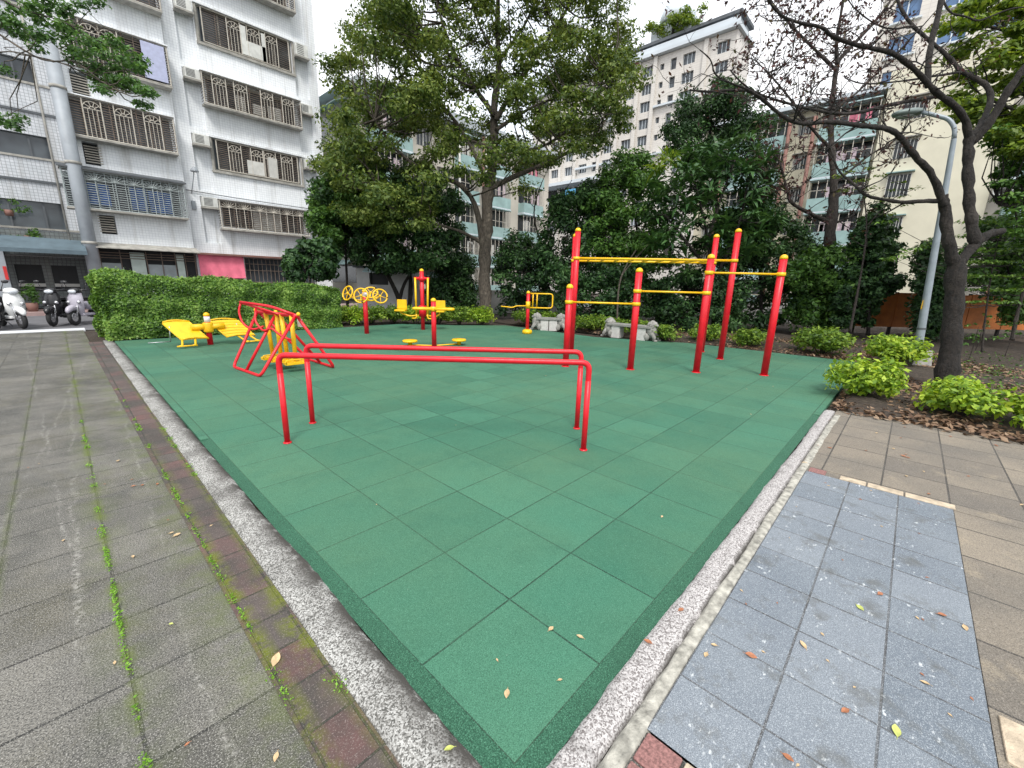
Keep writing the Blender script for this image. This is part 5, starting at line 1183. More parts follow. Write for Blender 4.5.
# arcade on the left: pillars, beam, doors
for x0 in (-2.15, -5.2):
    m = MB(); m.box((x0-.05, 22.5, .06), (x0+.32, 23.0, 2.9)); m.build('pillar', M['pipegrey'], wb, O)
m = MB(); holed_wall(m, 'y', 24.2, -9, .30, .06, 2.5, [(-1.72, -1.02, .10, 1.80), (-.78, -.08, .10, 1.80), (-3.4, -2.4, .1, 1.8)], .12); m.box((-9, 22.7, 2.02), (.30, 24.2, 2.1)); m.build('arcade_wall', M['gtile'], wb, O)
for x0, x1 in ((-1.72, -1.02), (-.78, -.08), (-3.4, -2.4)):
    m = MB(); m.box((x0, 24.26, .10), (x1, 24.30, 1.80)); d = m.build('door', M['dark'], wb, O)
    m = MB(); m.box((x0, 24.20, .88), (x1, 24.255, 1.0)); m.build('door_rail', M['curtain'], d, O)
    m = MB(); m.box((x0, 24.22, 1.70), (x1, 24.258, 1.80)); m.build('door_header', M['gtile'], d, O); m = MB(); m.box((x0+.02, 24.24, .12), (x1-.02, 24.258, .70)); m.build('door_panel', M['gtile'], d, O)
m = MB(); m.box((-9, 22.7, 2.1), (.30, 23.9, 2.25)); m.box((-9, 23.3, 2.25), (.25, 23.38, 2.9)); m.build('balcony_slab', M['gtile'], wb, O)
m = MB(); vs = [(-1.85, 21.7, 2.22), (.22, 21.7, 2.16), (.22, 22.6, 2.62), (-1.85, 22.6, 2.66)]; m.add(vs+[(a, b, c-.03) for a, b, c in vs], [(0,1,2,3), (7,6,5,4), (0,4,5,1), (1,5,6,2), (3,2,6,7), (0,3,7,4)]); m.box((-1.85, 21.68, 2.08), (.22, 21.70, 2.22)); m.build('awning', M['awnblue'], wb, O)
m = MB(); m.box((-1.92, 22.44, 1.15), (-1.84, 22.48, 1.6)); m.build('red_paper_strip', M['pipered'] if False else plain('red paper', (.55, .03, .03), .7), wb, O)
# right ground floor: canopy, shop windows, pink canvas
m = MB(); vs = [(.45, 22.2, 2.42), (3.75, 22.2, 2.42), (3.75, 22.88, 2.62), (.45, 22.88, 2.62)]; m.add(vs+[(a, b, c-.04) for a, b, c in vs], [(0,1,2,3), (7,6,5,4), (0,4,5,1), (1,5,6,2), (2,6,7,3), (0,3,7,4)]); m.build('canopy', M['sill'], wb, O)
m = MB(); m.box((3.72, 22.65, 2.36), (9.7, 22.98, 2.44)); m.build('canopy', M['pipered'], wb, O)
m = MB(); m.box((.56, YL+.05, 0), (3.68, YL+.10, .95)); m.box((.56, YL+.05, .95), (1.25, YL+.1, 1.7)); m.box((1.5, YL+.02, .95), (1.95, YL+.1, 2.3)); m.box((3.0, YL+.02, .95), (3.25, YL+.1, 2.3)); m.build('shop_front', plain('pale green front', (.42, .50, .46), .6, .15, 3), wb, O)
m = MB(); louvers(m, .56, 3.68, 1.95, 2.35, YL, .1, .012); [bar(m, (x, YL, 1.0), (x, YL, 2.35), .014) for x in (.6, 1.2, 2.0, 2.5, 2.95, 3.3, 3.65)]; m.build('grille', M['grilledark'], wb, O)
dp = plain('dusty pane', (.25, .29, .30), .25, .2, 2)
for q0, q1 in ((2.0, 2.95), (.6, 1.2)): m = MB(); m.box((q0, YL+.04, 1.0), (q1, YL+.048, 1.85)); m.build('shop_window', dp, wb, O)
for h in (gf[0],):
    m = MB(); m.box((h[0]+.01, YF+.12, h[2]), (h[1]-.01, YF+.14, h[3]-.01)); w = m.build('window', M['glass'], wb, O)
    m = MB(); [bar(m, (h[0]+(h[1]-h[0])*i/18, YF-.03, h[2]), (h[0]+(h[1]-h[0])*i/18, YF-.03, h[3]), .011) for i in range(19)]; [bar(m, (h[0], YF-.03, z), (h[1], YF-.03, z), .012) for z in (h[2], 1.2, 1.75, 2.05, h[3])]; m.build('grille', M['grilledark'], w, O)
m = MB(); vs = []; fs = []; nx, nz = 26, 12
for i in range(nx+1):
    for k in range(nz+1):
        x = 3.78+1.76*i/nx; z = 1.38+1.02*k/nz; vs.append((x, 22.86-.05*(1-k/nz)+.018*math.sin(i*1.1+k*.3)*(1-k/nz*.7), z-.03*math.sin(PI*i/nx)*(1-k/nz)))
for i in range(nx):
    for k in range(nz): a = i*(nz+1)+k; fs.append((a, a+nz+1, a+nz+2, a+1))
m.add(vs, fs, True); m.add([(x, y+.012, z) for x, y, z in vs], [f[::-1] for f in fs], True); m.build('pink_canvas', M['pink'], wb, O)['label'] = 'faded pink canvas screen over the ground floor window'
# wall lamp and cable
m = MB(); m.tube(arc_path([(3.90, 22.98, 4.9), (3.93, 22.75, 5.2), (3.98, 22.35, 5.75)], .1, 4), .018, 6); m.lathe([(.03, .12), (.10, .06), (.16, -.05), (.15, -.07)], (3.98, 22.3, 5.75), 12); m.box((3.83, 22.9, 4.25), (3.98, 22.99, 4.6), .02); m.build('wall_lamp', M['pipegrey'], wb, O)
m = MB(); m.tube([(3.7, 22.95, 5.02), (5.5, 22.95, 4.96), (9.7, 22.95, 4.93)], .018, 5); m.build('cable', M['roofdark'], wb, O)
# balcony plants on the left
nr = np.random.default_rng(66)
for c, lab in (((-1.15, 23.1, 2.75), 'green plant trailing from the low balcony above the arcade doors'), ((-1.5, 23.3, 3.6), 'leafy balcony plant before the dark strip window')):
    r_ = empty('balcony_plant', c, label=lab, cat='plant'); cl = [((c[0]+nr.normal(0, .3), c[1]-.1, c[2]+nr.normal(0, .12)), (.2, .15, .14)) for _ in range(7)]
    leaves_mesh('leaves', clump_leaves(cl, 60, .09, .5, .6, nr), M['lf_mid'], r_, c); m = MB(); m.lathe([(.10, -.25), (.13, -.05), (.12, -.05)], c, 10); m.build('pot', M['pipered'], r_, c)
r_ = empty('potted_plant', (-1.45, 22.2, .06), label='leafy green potted plant by the arcade between the white and black scooters', cat='plant')
leaves_mesh('leaves', clump_leaves([((-1.45+nr.normal(0, .12), 22.2, .65+nr.normal(0, .18)), (.2, .2, .2)) for _ in range(8)], 60, .10, .45, .5, nr), M['lf_mid'], r_, (-1.45, 22.2, .06))
m = MB(); m.lathe([(.12, .06), (.17, .36), (.15, .36)], (-1.45, 22.2, 0), 12); m.build('pot', M['pipered'], r_, (-1.45, 22.2, .06))

# ---------- generic balcony block
def hbox(mb, axis, c, a0, a1, d0, d1, z0, z1):
    if axis == 'y': mb.box((a0, c+d0, z0), (a1, c+d1, z1))
    else: mb.box((c+d0, a0, z0), (c+d1, a1, z1))
def facade_block(root, O, axis, c, wall_mat, a0, a1, H, bays, wins, floors, dz, back):
    holes = []
    for f in range(floors):
        z = dz[0]+dz[1]*f
        for (b0, b1) in bays: holes.append((b0, b1, z+.95, z+dz[1]-.12))
        for (b0, b1) in wins: holes.append((b0, b1, z+.85, z+dz[1]-.35))
    m = MB(); holed_wall(m, axis, c, a0, a1, 0, H, holes, .35)
    if axis == 'y': shell(m, a0, a1, c, c+back, 0, H)
    else: shell(m, c, c+back, a0, a1, 0, H, '+x+y-yt')
    m.build('wall', M[wall_mat], root, O)
    rg = random.Random(len(holes))
    for f in range(floors):
        z = dz[0]+dz[1]*f
        for bi, (b0, b1) in enumerate(bays):
            m = MB(); hbox(m, axis, c, b0-.05, b1+.05, -.75, -.002, z-.06, z+.03); bl = m.build('balcony_slab', M['towerpale'], root, O)
            m = MB(); hbox(m, axis, c, b0, b1, -.75, -.70, z+.03, z+.88); hbox(m, axis, c, b0, b0+.05, -.70, -.002, z+.03, z+.88); hbox(m, axis, c, b1-.05, b1, -.70, -.002, z+.03, z+.88); m.build('balcony_panel', M['teal'], bl, O)
            m = MB(); hbox(m, axis, c, b0, b1, .30, .34, z+.95, z+dz[1]-.12); w = m.build('window', M['glass'], root, O)
            m = MB(); n = max(3, int((b1-b0)/.45))
            for i in range(n+1): a = b0+(b1-b0)*i/n; hbox(m, axis, c, a-.02, a+.02, -.74, -.71, z+.88, z+dz[1]-.14)
            hbox(m, axis, c, b0, b1, -.74, -.71, z+1.35, z+1.38); m.build('grille', M['grille'], w, O)
            m = MB(); hbox(m, axis, c, b0-.05, b1+.05, -.80, -.002, z+dz[1]-.14, z+dz[1]-.08); m.build('canopy', M['awnpale'] if (f+bi) % 2 else M['teal'], w, O)
            if rg.random() < .7:
                m = MB()
                for q in range(4):
                    a = b0+.3+(b1-b0-.6)*rg.random(); hbox(m, axis, c, a-.14, a+.14, -.5, -.47, z+.8, z+dz[1]-.5-.3*rg.random())
                m.build('laundry', M[rg.choice(['cloth', 'clothpink', 'curtain'])], bl, O)
        for (b0, b1) in wins:
            m = MB(); hbox(m, axis, c, b0, b1, .20, .23, z+.85, z+dz[1]-.35); w = m.build('window', M['glass'], root, O)
            m = MB(); hbox(m, axis, c, b0, b0+.06, .1, .2, z+.85, z+dz[1]-.35); hbox(m, axis, c, b1-.06, b1, .1, .2, z+.85, z+dz[1]-.35); hbox(m, axis, c, (b0+b1)/2-.03, (b0+b1)/2+.03, .1, .2, z+.85, z+dz[1]-.35); hbox(m, axis, c, b0, b1, .1, .2, z+dz[1]-.41, z+dz[1]-.35)
            for i in range(6): a = b0+(b1-b0)*i/5; hbox(m, axis, c, a-.012, a+.012, -.06, -.04, z+.85, z+dz[1]-.35)
            m.build('frame', M['curtain'], w, O)
            m = MB(); hbox(m, axis, c, b0-.08, b1+.08, -.22, -.002, z+dz[1]-.33, z+dz[1]-.28); m.build('window_hood', M['sill'], w, O)
# ---------- middle block behind the big tree
O = (25, 28, 0)
mbd = empty('apartment_building', O, label='beige block with pale green balconies seen through the big tree', cat='building')
facade_block(mbd, O, 'y', 28., 'beige', 14., 34.6, 13.2, [(15.0, 18.2), (22.6, 24.6), (25.6, 28.4), (30.2, 33.0)], [(19.0, 20.4), (20.9, 22.1)], 5, (.35, 2.5), 9)
# visible left side wall of this block, with dark openings and sheet awnings
m = MB()
for f in range(5):
    z = 1.2+2.5*f
    m.add([(13.985, 32.3, z), (13.985, 28.5, z), (13.985, 28.5, z+1.2), (13.985, 32.3, z+1.2)], [(0,1,2,3)])
m.build('side_glazing', M['glass'], mbd, O)
for f in range(5):
    z = 2.45+2.5*f; m = MB(); vs = [(13.95, 32.4, z+.35), (13.95, 28.2, z+.35), (13.1, 28.2, z), (13.1, 32.4, z)]; m.add(vs+[(a, b, c-.04) for a, b, c in vs], [(0,1,2,3), (7,6,5,4), (0,4,5,1), (1,5,6,2), (2,6,7,3), (0,3,7,4)]); m.build('awning', M['awnpale'] if f % 2 else M['teal'], mbd, O)
m = MB(); m.prism([(13.2, 13.2), (14.2, 13.9), (34.8, 13.9), (35.0, 13.2)], 27.2, 37.2, 'y'); m.build('roof', M['steelroof'], mbd, O)
for x, mt, r in ((24.95, 'pipered', .10), (25.25, 'curtain', .07), (21.3+1.1, 'curtain', .08)):
    m = MB(); m.tube([(x, 27.15, 0), (x, 27.15, 13)], r, 8); m.build('drain_pipe', M[mt], mbd, O)
# ---------- cream block on the right
O = (36, 4, 0)
ebd = empty('apartment_building', O, label='cream block on the right with teal balconies and rust red drain pipes', cat='building')
facade_block(ebd, O, 'x', 36., 'cream', 2.75, 13.6, 13.3, [(2.95, 5.9), (7.9, 11.4)], [(6.45, 7.25), (12.0, 12.9)], 6, (.15, 2.16), 10)
for y, r in ((7.62, .12), (6.2, .12), (11.75, .10)):
    m = MB(); m.tube([(35.2, y, 0), (35.2, y, 12.6)], r, 8); m.build('drain_pipe', M['pipered'], ebd, O)
m = MB(); m.box((35.1, 2.6, 13.3), (36.2, 13.8, 13.55)); m.build('roof_edge', M['towerpale'], ebd, O)
O = (35.2, 0, 0)
ybd = empty('apartment_building', O, label='pale yellow rendered building with hooded windows behind the lamp post', cat='building')
yh = [(.85, 1.85, 9.3, 10.35), (.80, 1.85, 7.15, 8.45), (.75, 1.5, 4.9, 6.0), (.75, 1.5, 2.7, 3.8), (.8, 1.85, 11.4, 12.5)]
m = MB(); holed_wall(m, 'x', 35.2, -2.6, 2.74, 0, 14.2, yh, .2); shell(m, 35.2, 46, -2.6, 2.74, 0, 14.2, '+x+yt'); m.build('wall', M['yellowwall'], ybd, O)
for h in yh:
    m = MB(); m.box((35.36, h[0], h[2]), (35.4, h[1], h[3])); w = m.build('window', M['glass'], ybd, O)
    m = MB(); n = 6
    for i in range(n+1): a = h[0]+(h[1]-h[0])*i/n; m.box((35.1, a-.015, h[2]), (35.13, a+.015, h[3]))
    m.box((35.25, h[0], h[3]-.06), (35.36, h[1], h[3])); m.box((35.25, (h[0]+h[1])/2-.03, h[2]), (35.36, (h[0]+h[1])/2+.03, h[3])); m.build('frame', M['curtain'], w, O)
    m = MB(); m.box((34.9, h[0]-.12, h[3]+.04), (35.198, h[1]+.12, h[3]+.10)); m.build('window_hood', M['teal'] if h[2] < 8 else M['sill'], w, O)
O = (35, -8, 0)
rbd = empty('apartment_building', O, label='pale block at the far right edge with wall mounted air conditioners', cat='building')
facade_block(rbd, O, 'x', 35.4, 'beige', -22, -2.62, 12.5, [(-6.4, -3.2), (-11.0, -8.2), (-16, -13)], [(-7.9, -6.9), (-12.6, -11.5)], 5, (.6, 2.3), 10)
for y, z in ((-3.1, 6.6), (-3.9, 3.7), (-7.4, 4.0), (-8.0, 8.4), (-4.6, 8.9), (-5.6, 6.4)):
    m = MB(); m.box((34.15, y-.45, z), (34.5, y+.45, z+.62), .02); a = m.build('air_conditioner', M['ac'], rbd, O)
    m = MB(); X = Matrix.Translation((34.14, y+.1, z+.31)) @ Matrix.Rotation(-PI/2, 4, 'Y'); m.lathe([(.24, -.01), (.24, .01), (.02, .015)], (0,0,0), 16, M=X); m.build('fan', M['acdark'], a, O)
# ---------- tall block behind on the far right
O = (50, 2, 0)
A0 = PLX(872, 60, 50)[1]
tb = empty('apartment_building', O, label='taller pinkish block with blue tinted windows above the cream and yellow blocks', cat='building')
hh = []
for f in range(12):
    for k in range(6):
        y1 = A0-.9-k*3.0; hh.append((y1-1.6, y1, 3+2.5*f, 4.5+2.5*f))
m = MB(); holed_wall(m, 'x', 50., A0-20, A0, 0, 34, hh, .25); shell(m, 50, 62, A0-20, A0, 0, 34, '+x+yt'); m.build('wall', M['towerwall'], tb, O)
bl = plain('blue tinted glazing', (.08, .15, .28), .2, .2, 1)
for h in hh:
    if h[2] > 12 or h[0] > A0-6:
        m = MB(); m.box((50.2, h[0], h[2]), (50.24, h[1], h[3])); w = m.build('window', bl, tb, O)
        m = MB(); m.box((50.1, (h[0]+h[1])/2-.04, h[2]), (50.2, (h[0]+h[1])/2+.04, h[3])); m.box((49.7, h[0]-.2, h[2]-.15), (49.998, h[1]+.2, h[2]-.03)); m.build('sill', M['towerpale'], w, O)
# ---------- the tower
O = (65, 38, 0)
tw_ = empty('residential_tower', O, label='tall pinkish residential tower with rows of windows and a domed roof room', cat='tower')
cols = [(23.0, 24.6), (27.5, 29.2), (30.15, 31.0), (31.95, 32.55), (33.75, 35.3), (36.5, 38.1), (39.8, 41.4), (42.6, 43.4), (44.5, 46.1), (47.5, 49.1), (50.6, 52.2), (53.6, 55.2)]
hh = []
for f in range(13):
    z1 = 33.35-2.33*f
    for k, (a, b) in enumerate(cols):
        zz = z1-(.25 if k in (3,) else 0); hh.append((a, b, zz-(1.4 if b-a > 1 else 1.45 if b-a > .7 else .8), zz))
m = MB(); holed_wall(m, 'x', 65., 22.2, 57, 0, 34.2, hh, .4); shell(m, 65, 71, 22.2, 57, 0, 34.2, '+x+y-yt'); m.build('wall', M['towerwall'], tw_, O)
rg = random.Random(3)
for h in hh:
    if h[2] < 9: continue
    m = MB(); m.box((65.34, h[0], h[2]), (65.38, h[1], h[3])); w = m.build('window', M['glass'], tw_, O)
    m = MB(); n = 3 if h[1]-h[0] > 1 else 1
    for i in range(n+1): a = h[0]+(h[1]-h[0])*i/n; m.box((65.24, a-.035, h[2]), (65.34, a+.035, h[3]))
    m.box((65.24, h[0], h[2]), (65.34, h[1], h[2]+.08)); m.build('frame', M['towerpale'], w, O)
# vertical piers and string courses
for y in (26.0, 35.9, 33.2, 39.0, 42.0, 46.8, 50.0, 53.0):
    m = MB(); m.box((64.65, y-.28, 0), (64.998, y+.28, 34.2)); m.build('pier', M['towerwall'], tw_, O)
for z in (20.9, 27.4):
    for y0, y1 in ((22.2, 25.7), (26.3, 32.9), (36.2, 38.7), (39.3, 41.7), (42.3, 46.5)): m = MB(); m.box((64.5, y0, z), (64.996, y1, z+.25)); m.build('string_course', M['towerpale'], tw_, O)
m = MB(); m.box((64.2, 21.8, 34.25), (71.3, 57, 34.7)); m.box((64.5, 22.0, 34.7), (64.9, 57, 35.5)); m.build('parapet', M['towerpale'], tw_, O)
m = MB(); m.box((65.8, 22.5, 34.7), (70, 41, 36.1)); m.build('roof_storey', M['towerpale'], tw_, O)
m = MB(); m.box((65.1, 22.0, 36.1), (70.5, 41.4, 36.5)); m.box((65.5, 26.0, 34.72), (65.79, 33, 36.0)); m.box((65.5, 35, 34.72), (65.79, 37.5, 36.0)); m.build('roof_edge', M['roofdark'], tw_, O)
m = MB(); m.box((66, 29.0, 36.5), (70, 35.0, 38.9)); m.lathe([(2.6, 38.9), (2.5, 40.0), (2.0, 41.3), (1.1, 42.2), (.2, 42.5)], (68, 32, 0), 24); dm = m.build('roof_dome', M['towerpale'], tw_, O)
m = MB(); m.box((62.5, 40.5, 15.2), (64.96, 57, 15.9)); m.box((62.0, 40.2, 18.2), (64.9, 57, 18.7)); m.build('podium_canopy', M['towerpale'], tw_, O)
m = MB(); m.box((64.7, 40.5, 16.0), (64.96, 57, 18.1)); m.build('podium_glazing', M['dark'], tw_, O)
m = MB(); m.box((62.2, 44.5, 15.95), (62.3, 46.6, 17.3)); m.build('blue_sheet', plain('bright blue sheet', (.08, .32, .55), .5, .2, 1), tw_, O)
nr = np.random.default_rng(67); rc = (65.6, 31.5, 36.5)
r_ = empty('roof_garden_tree', rc, label='bushy green roof garden tree in front of the tower dome', cat='tree')
leaves_mesh('crown', clump_leaves([((65.4+nr.normal(0, .4), 31.5+nr.normal(0, 2.4), 38.2+nr.normal(0, .7)), (.9, .9, .7)) for _ in range(22)], 110, .40, .5, .8, nr), M['lf_bright'], r_, rc)
m = MB(); m.tube([(65.6, 31.5, 36.5), (65.5, 31.3, 38.3)], .15, 6); m.build('trunk', M['bark_dark'], r_, rc)

# ---------- low walls, sheds, hoarding beyond the planting
def shed(name, label, px0, px1, d, zt, cat, wall, win_rect, awn):
    a = AT(px0, 300, d); b = AT(px1, 300, d); a[2] = b[2] = 0; L = np.linalg.norm(b-a); ang = math.atan2(b[1]-a[1], b[0]-a[0])
    r = empty(name, a, ang, label, cat)
    w0, w1, z0, z1 = win_rect; m = MB(); holed_wall(m, 'y', 0, 0, L, 0, zt, [(w0*L, w1*L, z0, z1)], .15); shell(m, 0, L, 0, 2.5, 0, zt); m.build('wall', M[wall], r)
    m = MB(); m.add([(w0*L, .15, z0), (w1*L, .15, z0), (w1*L, .15, z1), (w0*L, .15, z1)], [(0,1,2,3)]); m.build('window', M['dark'], r)
    m = MB(); m.box((-.1, -.15, zt+.004), (L+.1, 2.6, zt+.10)); m.build('roof', M['roofdark'], r)
    if awn: m = MB(); vs = [(w0*L-.1, -.55, z1+.05), (w1*L+.1, -.55, z1+.05), (w1*L+.1, -.004, z1+.28), (w0*L-.1, -.004, z1+.28)]; m.add(vs+[(x, y, z-.04) for x, y, z in vs], [(0,1,2,3), (7,6,5,4), (0,4,5,1), (1,5,6,2), (2,6,7,3), (0,3,7,4)]); m.build('awning', M['awnpale'], r)
    return r
shed('garden_shed', 'grey shed with a dark window and pale blue awning beyond the hand wheels', 358, 408, 18.5, 1.95, 'shed', 'gardenwall', (.25, .62, 1.25, 1.75), True)
shed('garden_shed', 'pale shed under a light sheet roof glimpsed left of the big trunk', 426, 458, 19.5, 2.15, 'shed', 'yellowwall', (.15, .5, .9, 1.6), True)
def low_wall(label, pxa, pxb, da, db, h):
    a = AT(pxa, 300, da); b = AT(pxb, 300, db); a[2] = b[2] = 0; L = np.linalg.norm(b-a); ang = math.atan2(b[1]-a[1], b[0]-a[0]); r = empty('garden_wall', a, ang, label, 'wall')
    m = MB(); m.box((0, 0, -.05), (L, .15, h)); m.build('wall', M['gardenwall'], r); m = MB(); m.box((-.03, -.03, h+.003), (L+.03, .18, h+.07)); m.build('coping', M['stonelight'], r)
low_wall('pale low garden wall showing under the trees behind the big trunk', 408, 560, 18.4, 21, 1.05)
low_wall('low pale wall far behind the chin-up posts under the dark trees', 640, 860, 19, 19, .8)
p0 = np.array([18.7, .75, 0]); p1 = np.array([24.2, -5.0, 0]); L = np.linalg.norm(p1-p0); ang = math.atan2(p1[1]-p0[1], p1[0]-p0[0])
hd = empty('orange_hoarding', p0, ang, 'faded orange board hoarding behind the lamp post and conical tree', 'fence'); m = MB()
for k in range(6):
    m.box((L*k/6+.01, .0, .28), (L*(k+1)/6-.01, .03, 1.45+.03*(k % 2)), .004)
m.build('boards', M['orange'], hd)
for k in range(7): m = MB(); m.box((L*k/6-.04, .035, -.02), (L*k/6+.04, .11, 1.5)); m.build('post', M['bark_dark'], hd)
# ---------- lamp post
b = np.array([11.49, -.88, 0]); d0 = DEPTH(b)
def near_vertical(px, py):
    r = ray(px, py); k = ((b[0]-CAM[0])*r[0]+(b[1]-CAM[1])*r[1])/(r[0]**2+r[1]**2); return CAM+k*r
tp = near_vertical(954, 139); dirp = -rt
lm = empty('street_lamp', b, label='blue grey street lamp with a drooping oval head rising beside the bare tree', cat='street lamp')
m = MB(); m.prism([(-.21, 0), (.21, 0), (.15, .33), (-.15, .33)], -.17, .17, 'y', Matrix.Translation(b) @ Matrix.Rotation(math.atan2(rt.y, rt.x), 4, 'Z')); m.build('base_block', M['concrete'], lm, b)
m = MB(); top = Vector(tp); bot = Vector((b[0], b[1], .3)); pp = [bot.lerp(top, i/8) for i in range(9)]; m.tube(pp, [.074-.032*i/8 for i in range(9)], 14, cap=False)
bend = [top, Vector(near_vertical(955, 128)), Vector(near_vertical(949, 119)), Vector(near_vertical(938, 116)), Vector(near_vertical(922, 112))]
m2 = arc_path(bend, .3, 5); m.tube(m2, .037, 12); m.build('pole', M['pole'], lm, b)
hp = Vector(near_vertical(908, 113)); m = MB(); X = Matrix.Translation(hp) @ Matrix.Rotation(math.atan2(-rt.y, -rt.x), 4, 'Z') @ Matrix.Rotation(.10, 4, 'Y')
m.blob((0, 0, 0), (.30, .15, .075), 18, 10, X, p=.9); m.blob((0, 0, 0), (.01, .01, .01), 4, 3, X); hd_ = m.build('lamp_head', plain('grey green lamp housing', (.16, .20, .19), .5, .15, 6, .2), lm, b)
m = MB(); X2 = X @ Matrix.Translation((.04, 0, -.045)); m.blob((0, 0, 0), (.20, .11, .055), 14, 8, X2); m.build('lens', plain('milky lamp lens', (.30, .33, .32), .25, .1, 5), hd_, b)
m = MB(); q = bot.lerp(top, .235)-rt*.073; X = Matrix.Translation(q) @ Matrix.Rotation(math.atan2(rt.y, rt.x)+.9, 4, 'Z'); m.box((-.035, -.004, -.09), (.035, .004, .09), .002, X); m.build('yellow_plate', M['yellow'], lm, b)
m = MB(); q = bot.lerp(top, .115); m.tube([q-(top-bot).normalized()*.02, q+(top-bot).normalized()*.02], .077, 14, cap=False); m.build('strap', M['roofdark'], lm, b)

# ---------- scooters
def scooter(loc, ang, label, shell_m, accent, group='scooters parked along the kerb'):
    r = empty('parked_scooter', loc, ang, label, 'scooter', group)
    for x in (.60, -.60):
        m = MB(); X = Matrix.Translation((x, 0, .235)) @ Matrix.Rotation(PI/2, 4, 'X'); w = MB()
        tp_ = [(x+math.cos(t)*.18, 0, .235+math.sin(t)*.18) for t in [2*PI*i/22 for i in range(22)]]
        m.lathe([(.10, -.03), (.13, -.035), (.13, .035), (.10, .03)], (0,0,0), 20, M=X)
        for q in range(5):
            t = 2*PI*q/5; m.tube([(x, 0, .235), (x+math.cos(t)*.13, 0, .235+math.sin(t)*.13)], .016, 5)
        m.blob((x, 0, .235), (.04, .05, .04), 8, 6); wheel = m.build('wheel', M['chrome'], r)
        w.tube(tp_, .052, 9, closed=True); w.build('tyre', M['rubber'], wheel)
    m = MB()
    m.blob((-.38, 0, .56), (.44, .16, .18), 16, 10, p=.85); m.blob((-.78, 0, .66), (.14, .10, .09), 10, 8)          # tail
    m.box((-.08, -.14, .26), (.40, .14, .33), .03)                                                                    # floorboard
    sec = [(.36, .30, .10), (.43, .45, .17), (.46, .62, .20), (.44, .78, .19), (.38, .92, .14)]
    vs = []; fs = []
    for x, z, w_ in sec:
        for y in (-w_, -w_*.6, 0, w_*.6, w_): vs.append((x+.10*(1-(y/w_)**2)-.03, y, z))
    n0 = len(vs)
    for x, z, w_ in sec:
        for y in (-w_, -w_*.6, 0, w_*.6, w_): vs.append((x+.02*(1-(y/w_)**2)-.04, y, z))
    for i in range(4):
        for k in range(4):
            a = i*5+k; fs.append((a, a+1, a+6, a+5)); fs.append((n0+a, n0+a+5, n0+a+6, n0+a+1))
        fs.append((i*5, i*5+5, n0+i*5+5, n0+i*5)); fs.append((i*5+4, n0+i*5+4, n0+i*5+9, i*5+9))
    m.add(vs, fs, True); m.build('body', shell_m, r)
    m = MB(); m.tube([(.60+math.cos(t)*.27, 0, .235+math.sin(t)*.27) for t in [PI*(.18+.62*i/9) for i in range(10)]], [.03, .06, .075, .08, .085, .085, .08, .075, .06, .04], 10); m.build('front_fender', shell_m, r)
    m = MB(); m.box((-.70, -.13, .70), (.02, .13, .80), .04); m.build('seat', M['black'], r)
    m = MB(); m.tube([(.60, .07, .24), (.50, .07, .52), (.42, .03, .90)], .02, 7); m.tube([(.60, -.07, .24), (.50, -.07, .52), (.42, -.03, .90)], .02, 7); m.build('fork', M['chrome'], r)
    m = MB(); m.blob((.36, 0, .98), (.13, .15, .09), 12, 8); hb = m.build('handlebar_cover', accent, r)
    m = MB(); m.tube([(.26, -.34, 1.02), (.36, -.15, 1.0), (.36, .15, 1.0), (.26, .34, 1.02)], .018, 7); m.build('handlebar', M['black'], hb)
    m = MB(); m.blob((.475, 0, .96), (.04, .10, .055), 12, 8); m.build('headlight', plain('clear headlight', (.55, .58, .62), .12), hb)
    for s in (-1, 1):
        m = MB(); m.tube([(.30, s*.20, 1.02), (.28, s*.26, 1.20)], .008, 5); m.blob((.27, s*.29, 1.22), (.02, .07, .045), 10, 7); m.build('mirror', M['black'], r)
        m = MB(); m.blob((.50, s*.12, .66), (.035, .05, .05), 8, 6); m.build('indicator', plain('orange lens', (.6, .25, .05), .2) if s > 9 else M['chrome'], r)
    m = MB(); m.box((-.55, -.12, .18), (-.15, .12, .40), .05); m.tube([(-.2, -.13, .22), (-.75, -.16, .30)], [.03, .055], 8); m.build('engine', M['black'], r)
    m = MB(); m.box((.52, -.09, .38), (.525, .09, .50)); m.build('number_plate', M['curtain'], r)
    m = MB(); m.tube([(-.1, .1, .2), (-.18, .2, .02)], .012, 5); m.build('stand', M['chrome'], r); return r
def sc_loc(px, py, ang):
    p = G(px, py, -.04); return (p[0]-math.cos(ang)*.60, p[1]-math.sin(ang)*.60, -.04)
def angof(v): return math.atan2(v.y, v.x)
a1 = angof(rt*.93-fw*.4); scooter(sc_loc(24, 329, a1), a1, 'white scooter parked at the far left edge of the road', M['white'], M['white'])
a2 = angof(rt*.42-fw*.9); scooter(sc_loc(54, 326.5, a2), a2, 'black scooter with silver front trim parked in the middle of the three', M['black'], M['black'])
a3 = angof(rt*.25-fw*.95); scooter(sc_loc(76, 325.5, a3), a3, 'black scooter with a lilac silver front shield nearest the hedge', M['silver'], M['black'])
a0 = angof(rt*.7-fw*.7); scooter(sc_loc(-2, 330, a0), a0, 'dark scooter cut by the left edge behind the white scooter', M['black'], M['black'])
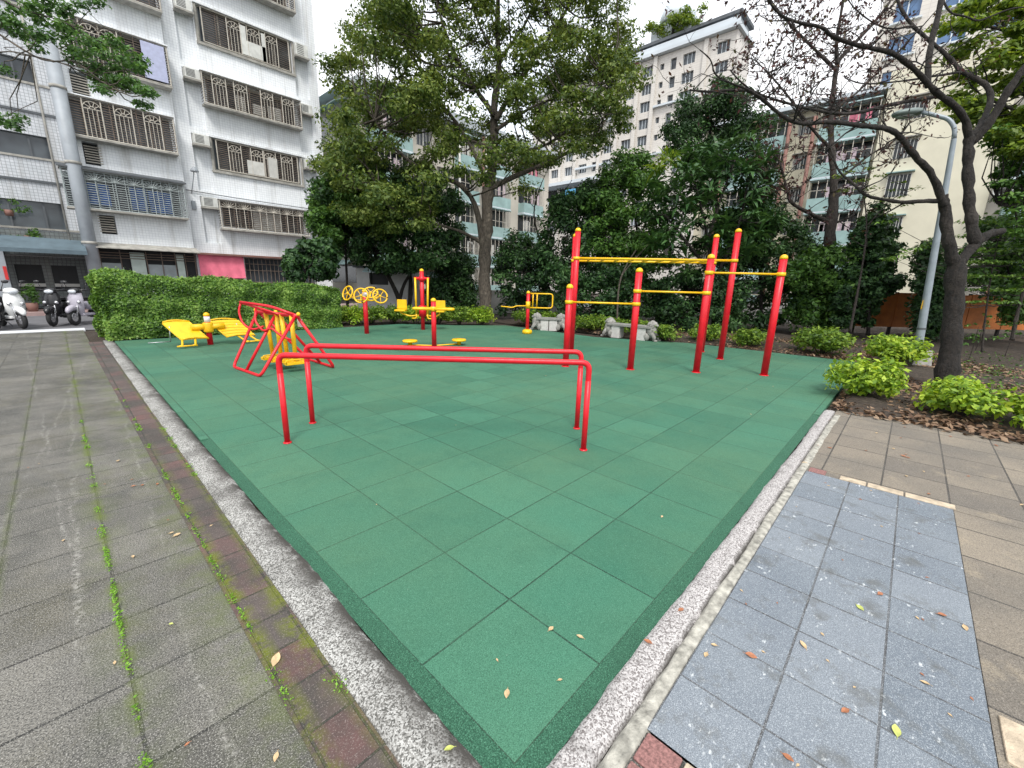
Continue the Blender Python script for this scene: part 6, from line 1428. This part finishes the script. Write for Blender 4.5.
# ================================================================== LIGHT, SKY, CAMERA
SUN_EL, SUN_AZ = 52., 150.
w = bpy.data.worlds.new('World'); SC.world = w; w.use_nodes = True; nt = w.node_tree; nt.nodes.clear()
out = nt.nodes.new('ShaderNodeOutputWorld'); sky = nt.nodes.new('ShaderNodeTexSky'); sky.sky_type = 'NISHITA'; sky.sun_disc = False
sdir = Vector((-.55, -.62, 1.15)).normalized()
sky.sun_elevation = math.asin(sdir.z); sky.sun_rotation = math.atan2(sdir.x, sdir.y); sky.air_density = 1.; sky.dust_density = 3.
b1 = nt.nodes.new('ShaderNodeBackground'); nt.links.new(sky.outputs[0], b1.inputs[0]); b1.inputs[1].default_value = .12
tc = nt.nodes.new('ShaderNodeTexCoord'); nz = nt.nodes.new('ShaderNodeTexNoise'); nz.inputs['Scale'].default_value = 2.2; nz.inputs['Detail'].default_value = 5
nt.links.new(tc.outputs['Generated'], nz.inputs['Vector']); cr = nt.nodes.new('ShaderNodeValToRGB'); nt.links.new(nz.outputs['Fac'], cr.inputs[0])
cr.color_ramp.elements[0].position = .3; cr.color_ramp.elements[0].color = (.80, .85, .92, 1); cr.color_ramp.elements[1].position = .65; cr.color_ramp.elements[1].color = (1, 1, 1, 1)
b2 = nt.nodes.new('ShaderNodeBackground'); nt.links.new(cr.outputs[0], b2.inputs[0]); b2.inputs[1].default_value = 1.0
mx = nt.nodes.new('ShaderNodeMixShader'); mx.inputs[0].default_value = .88; nt.links.new(b1.outputs[0], mx.inputs[1]); nt.links.new(b2.outputs[0], mx.inputs[2]); nt.links.new(mx.outputs[0], out.inputs[0])
ld = bpy.data.lights.new('sun', 'SUN'); ld.energy = 1.6; ld.angle = math.radians(16); ld.color = (1, .96, .90)
lo_ = bpy.data.objects.new('sun', ld); COL.objects.link(lo_); lo_.rotation_euler = sdir.to_track_quat('Z', 'Y').to_euler()
cd = bpy.data.cameras.new('camera'); cam = bpy.data.objects.new('camera', cd); COL.objects.link(cam)
cd.sensor_width = 36; cd.sensor_fit = 'HORIZONTAL'; cd.lens = F_PX/1024*36; cd.clip_start = .05; cd.clip_end = 2000
cam.matrix_world = Matrix(((CX[0], CU[0], -CD[0], CAM[0]), (CX[1], CU[1], -CD[1], CAM[1]), (CX[2], CU[2], -CD[2], CAM[2]), (0, 0, 0, 1)))
SC.camera = cam
vs_ = SC.view_settings; vs_.view_transform = 'Standard'; vs_.look = 'None'; vs_.exposure = .86; vs_.gamma = 1.; vs_.use_curve_mapping = False
SC.cycles.max_bounces = 6; SC.cycles.diffuse_bounces = 3; SC.cycles.transmission_bounces = 3; SC.cycles.transparent_max_bounces = 4
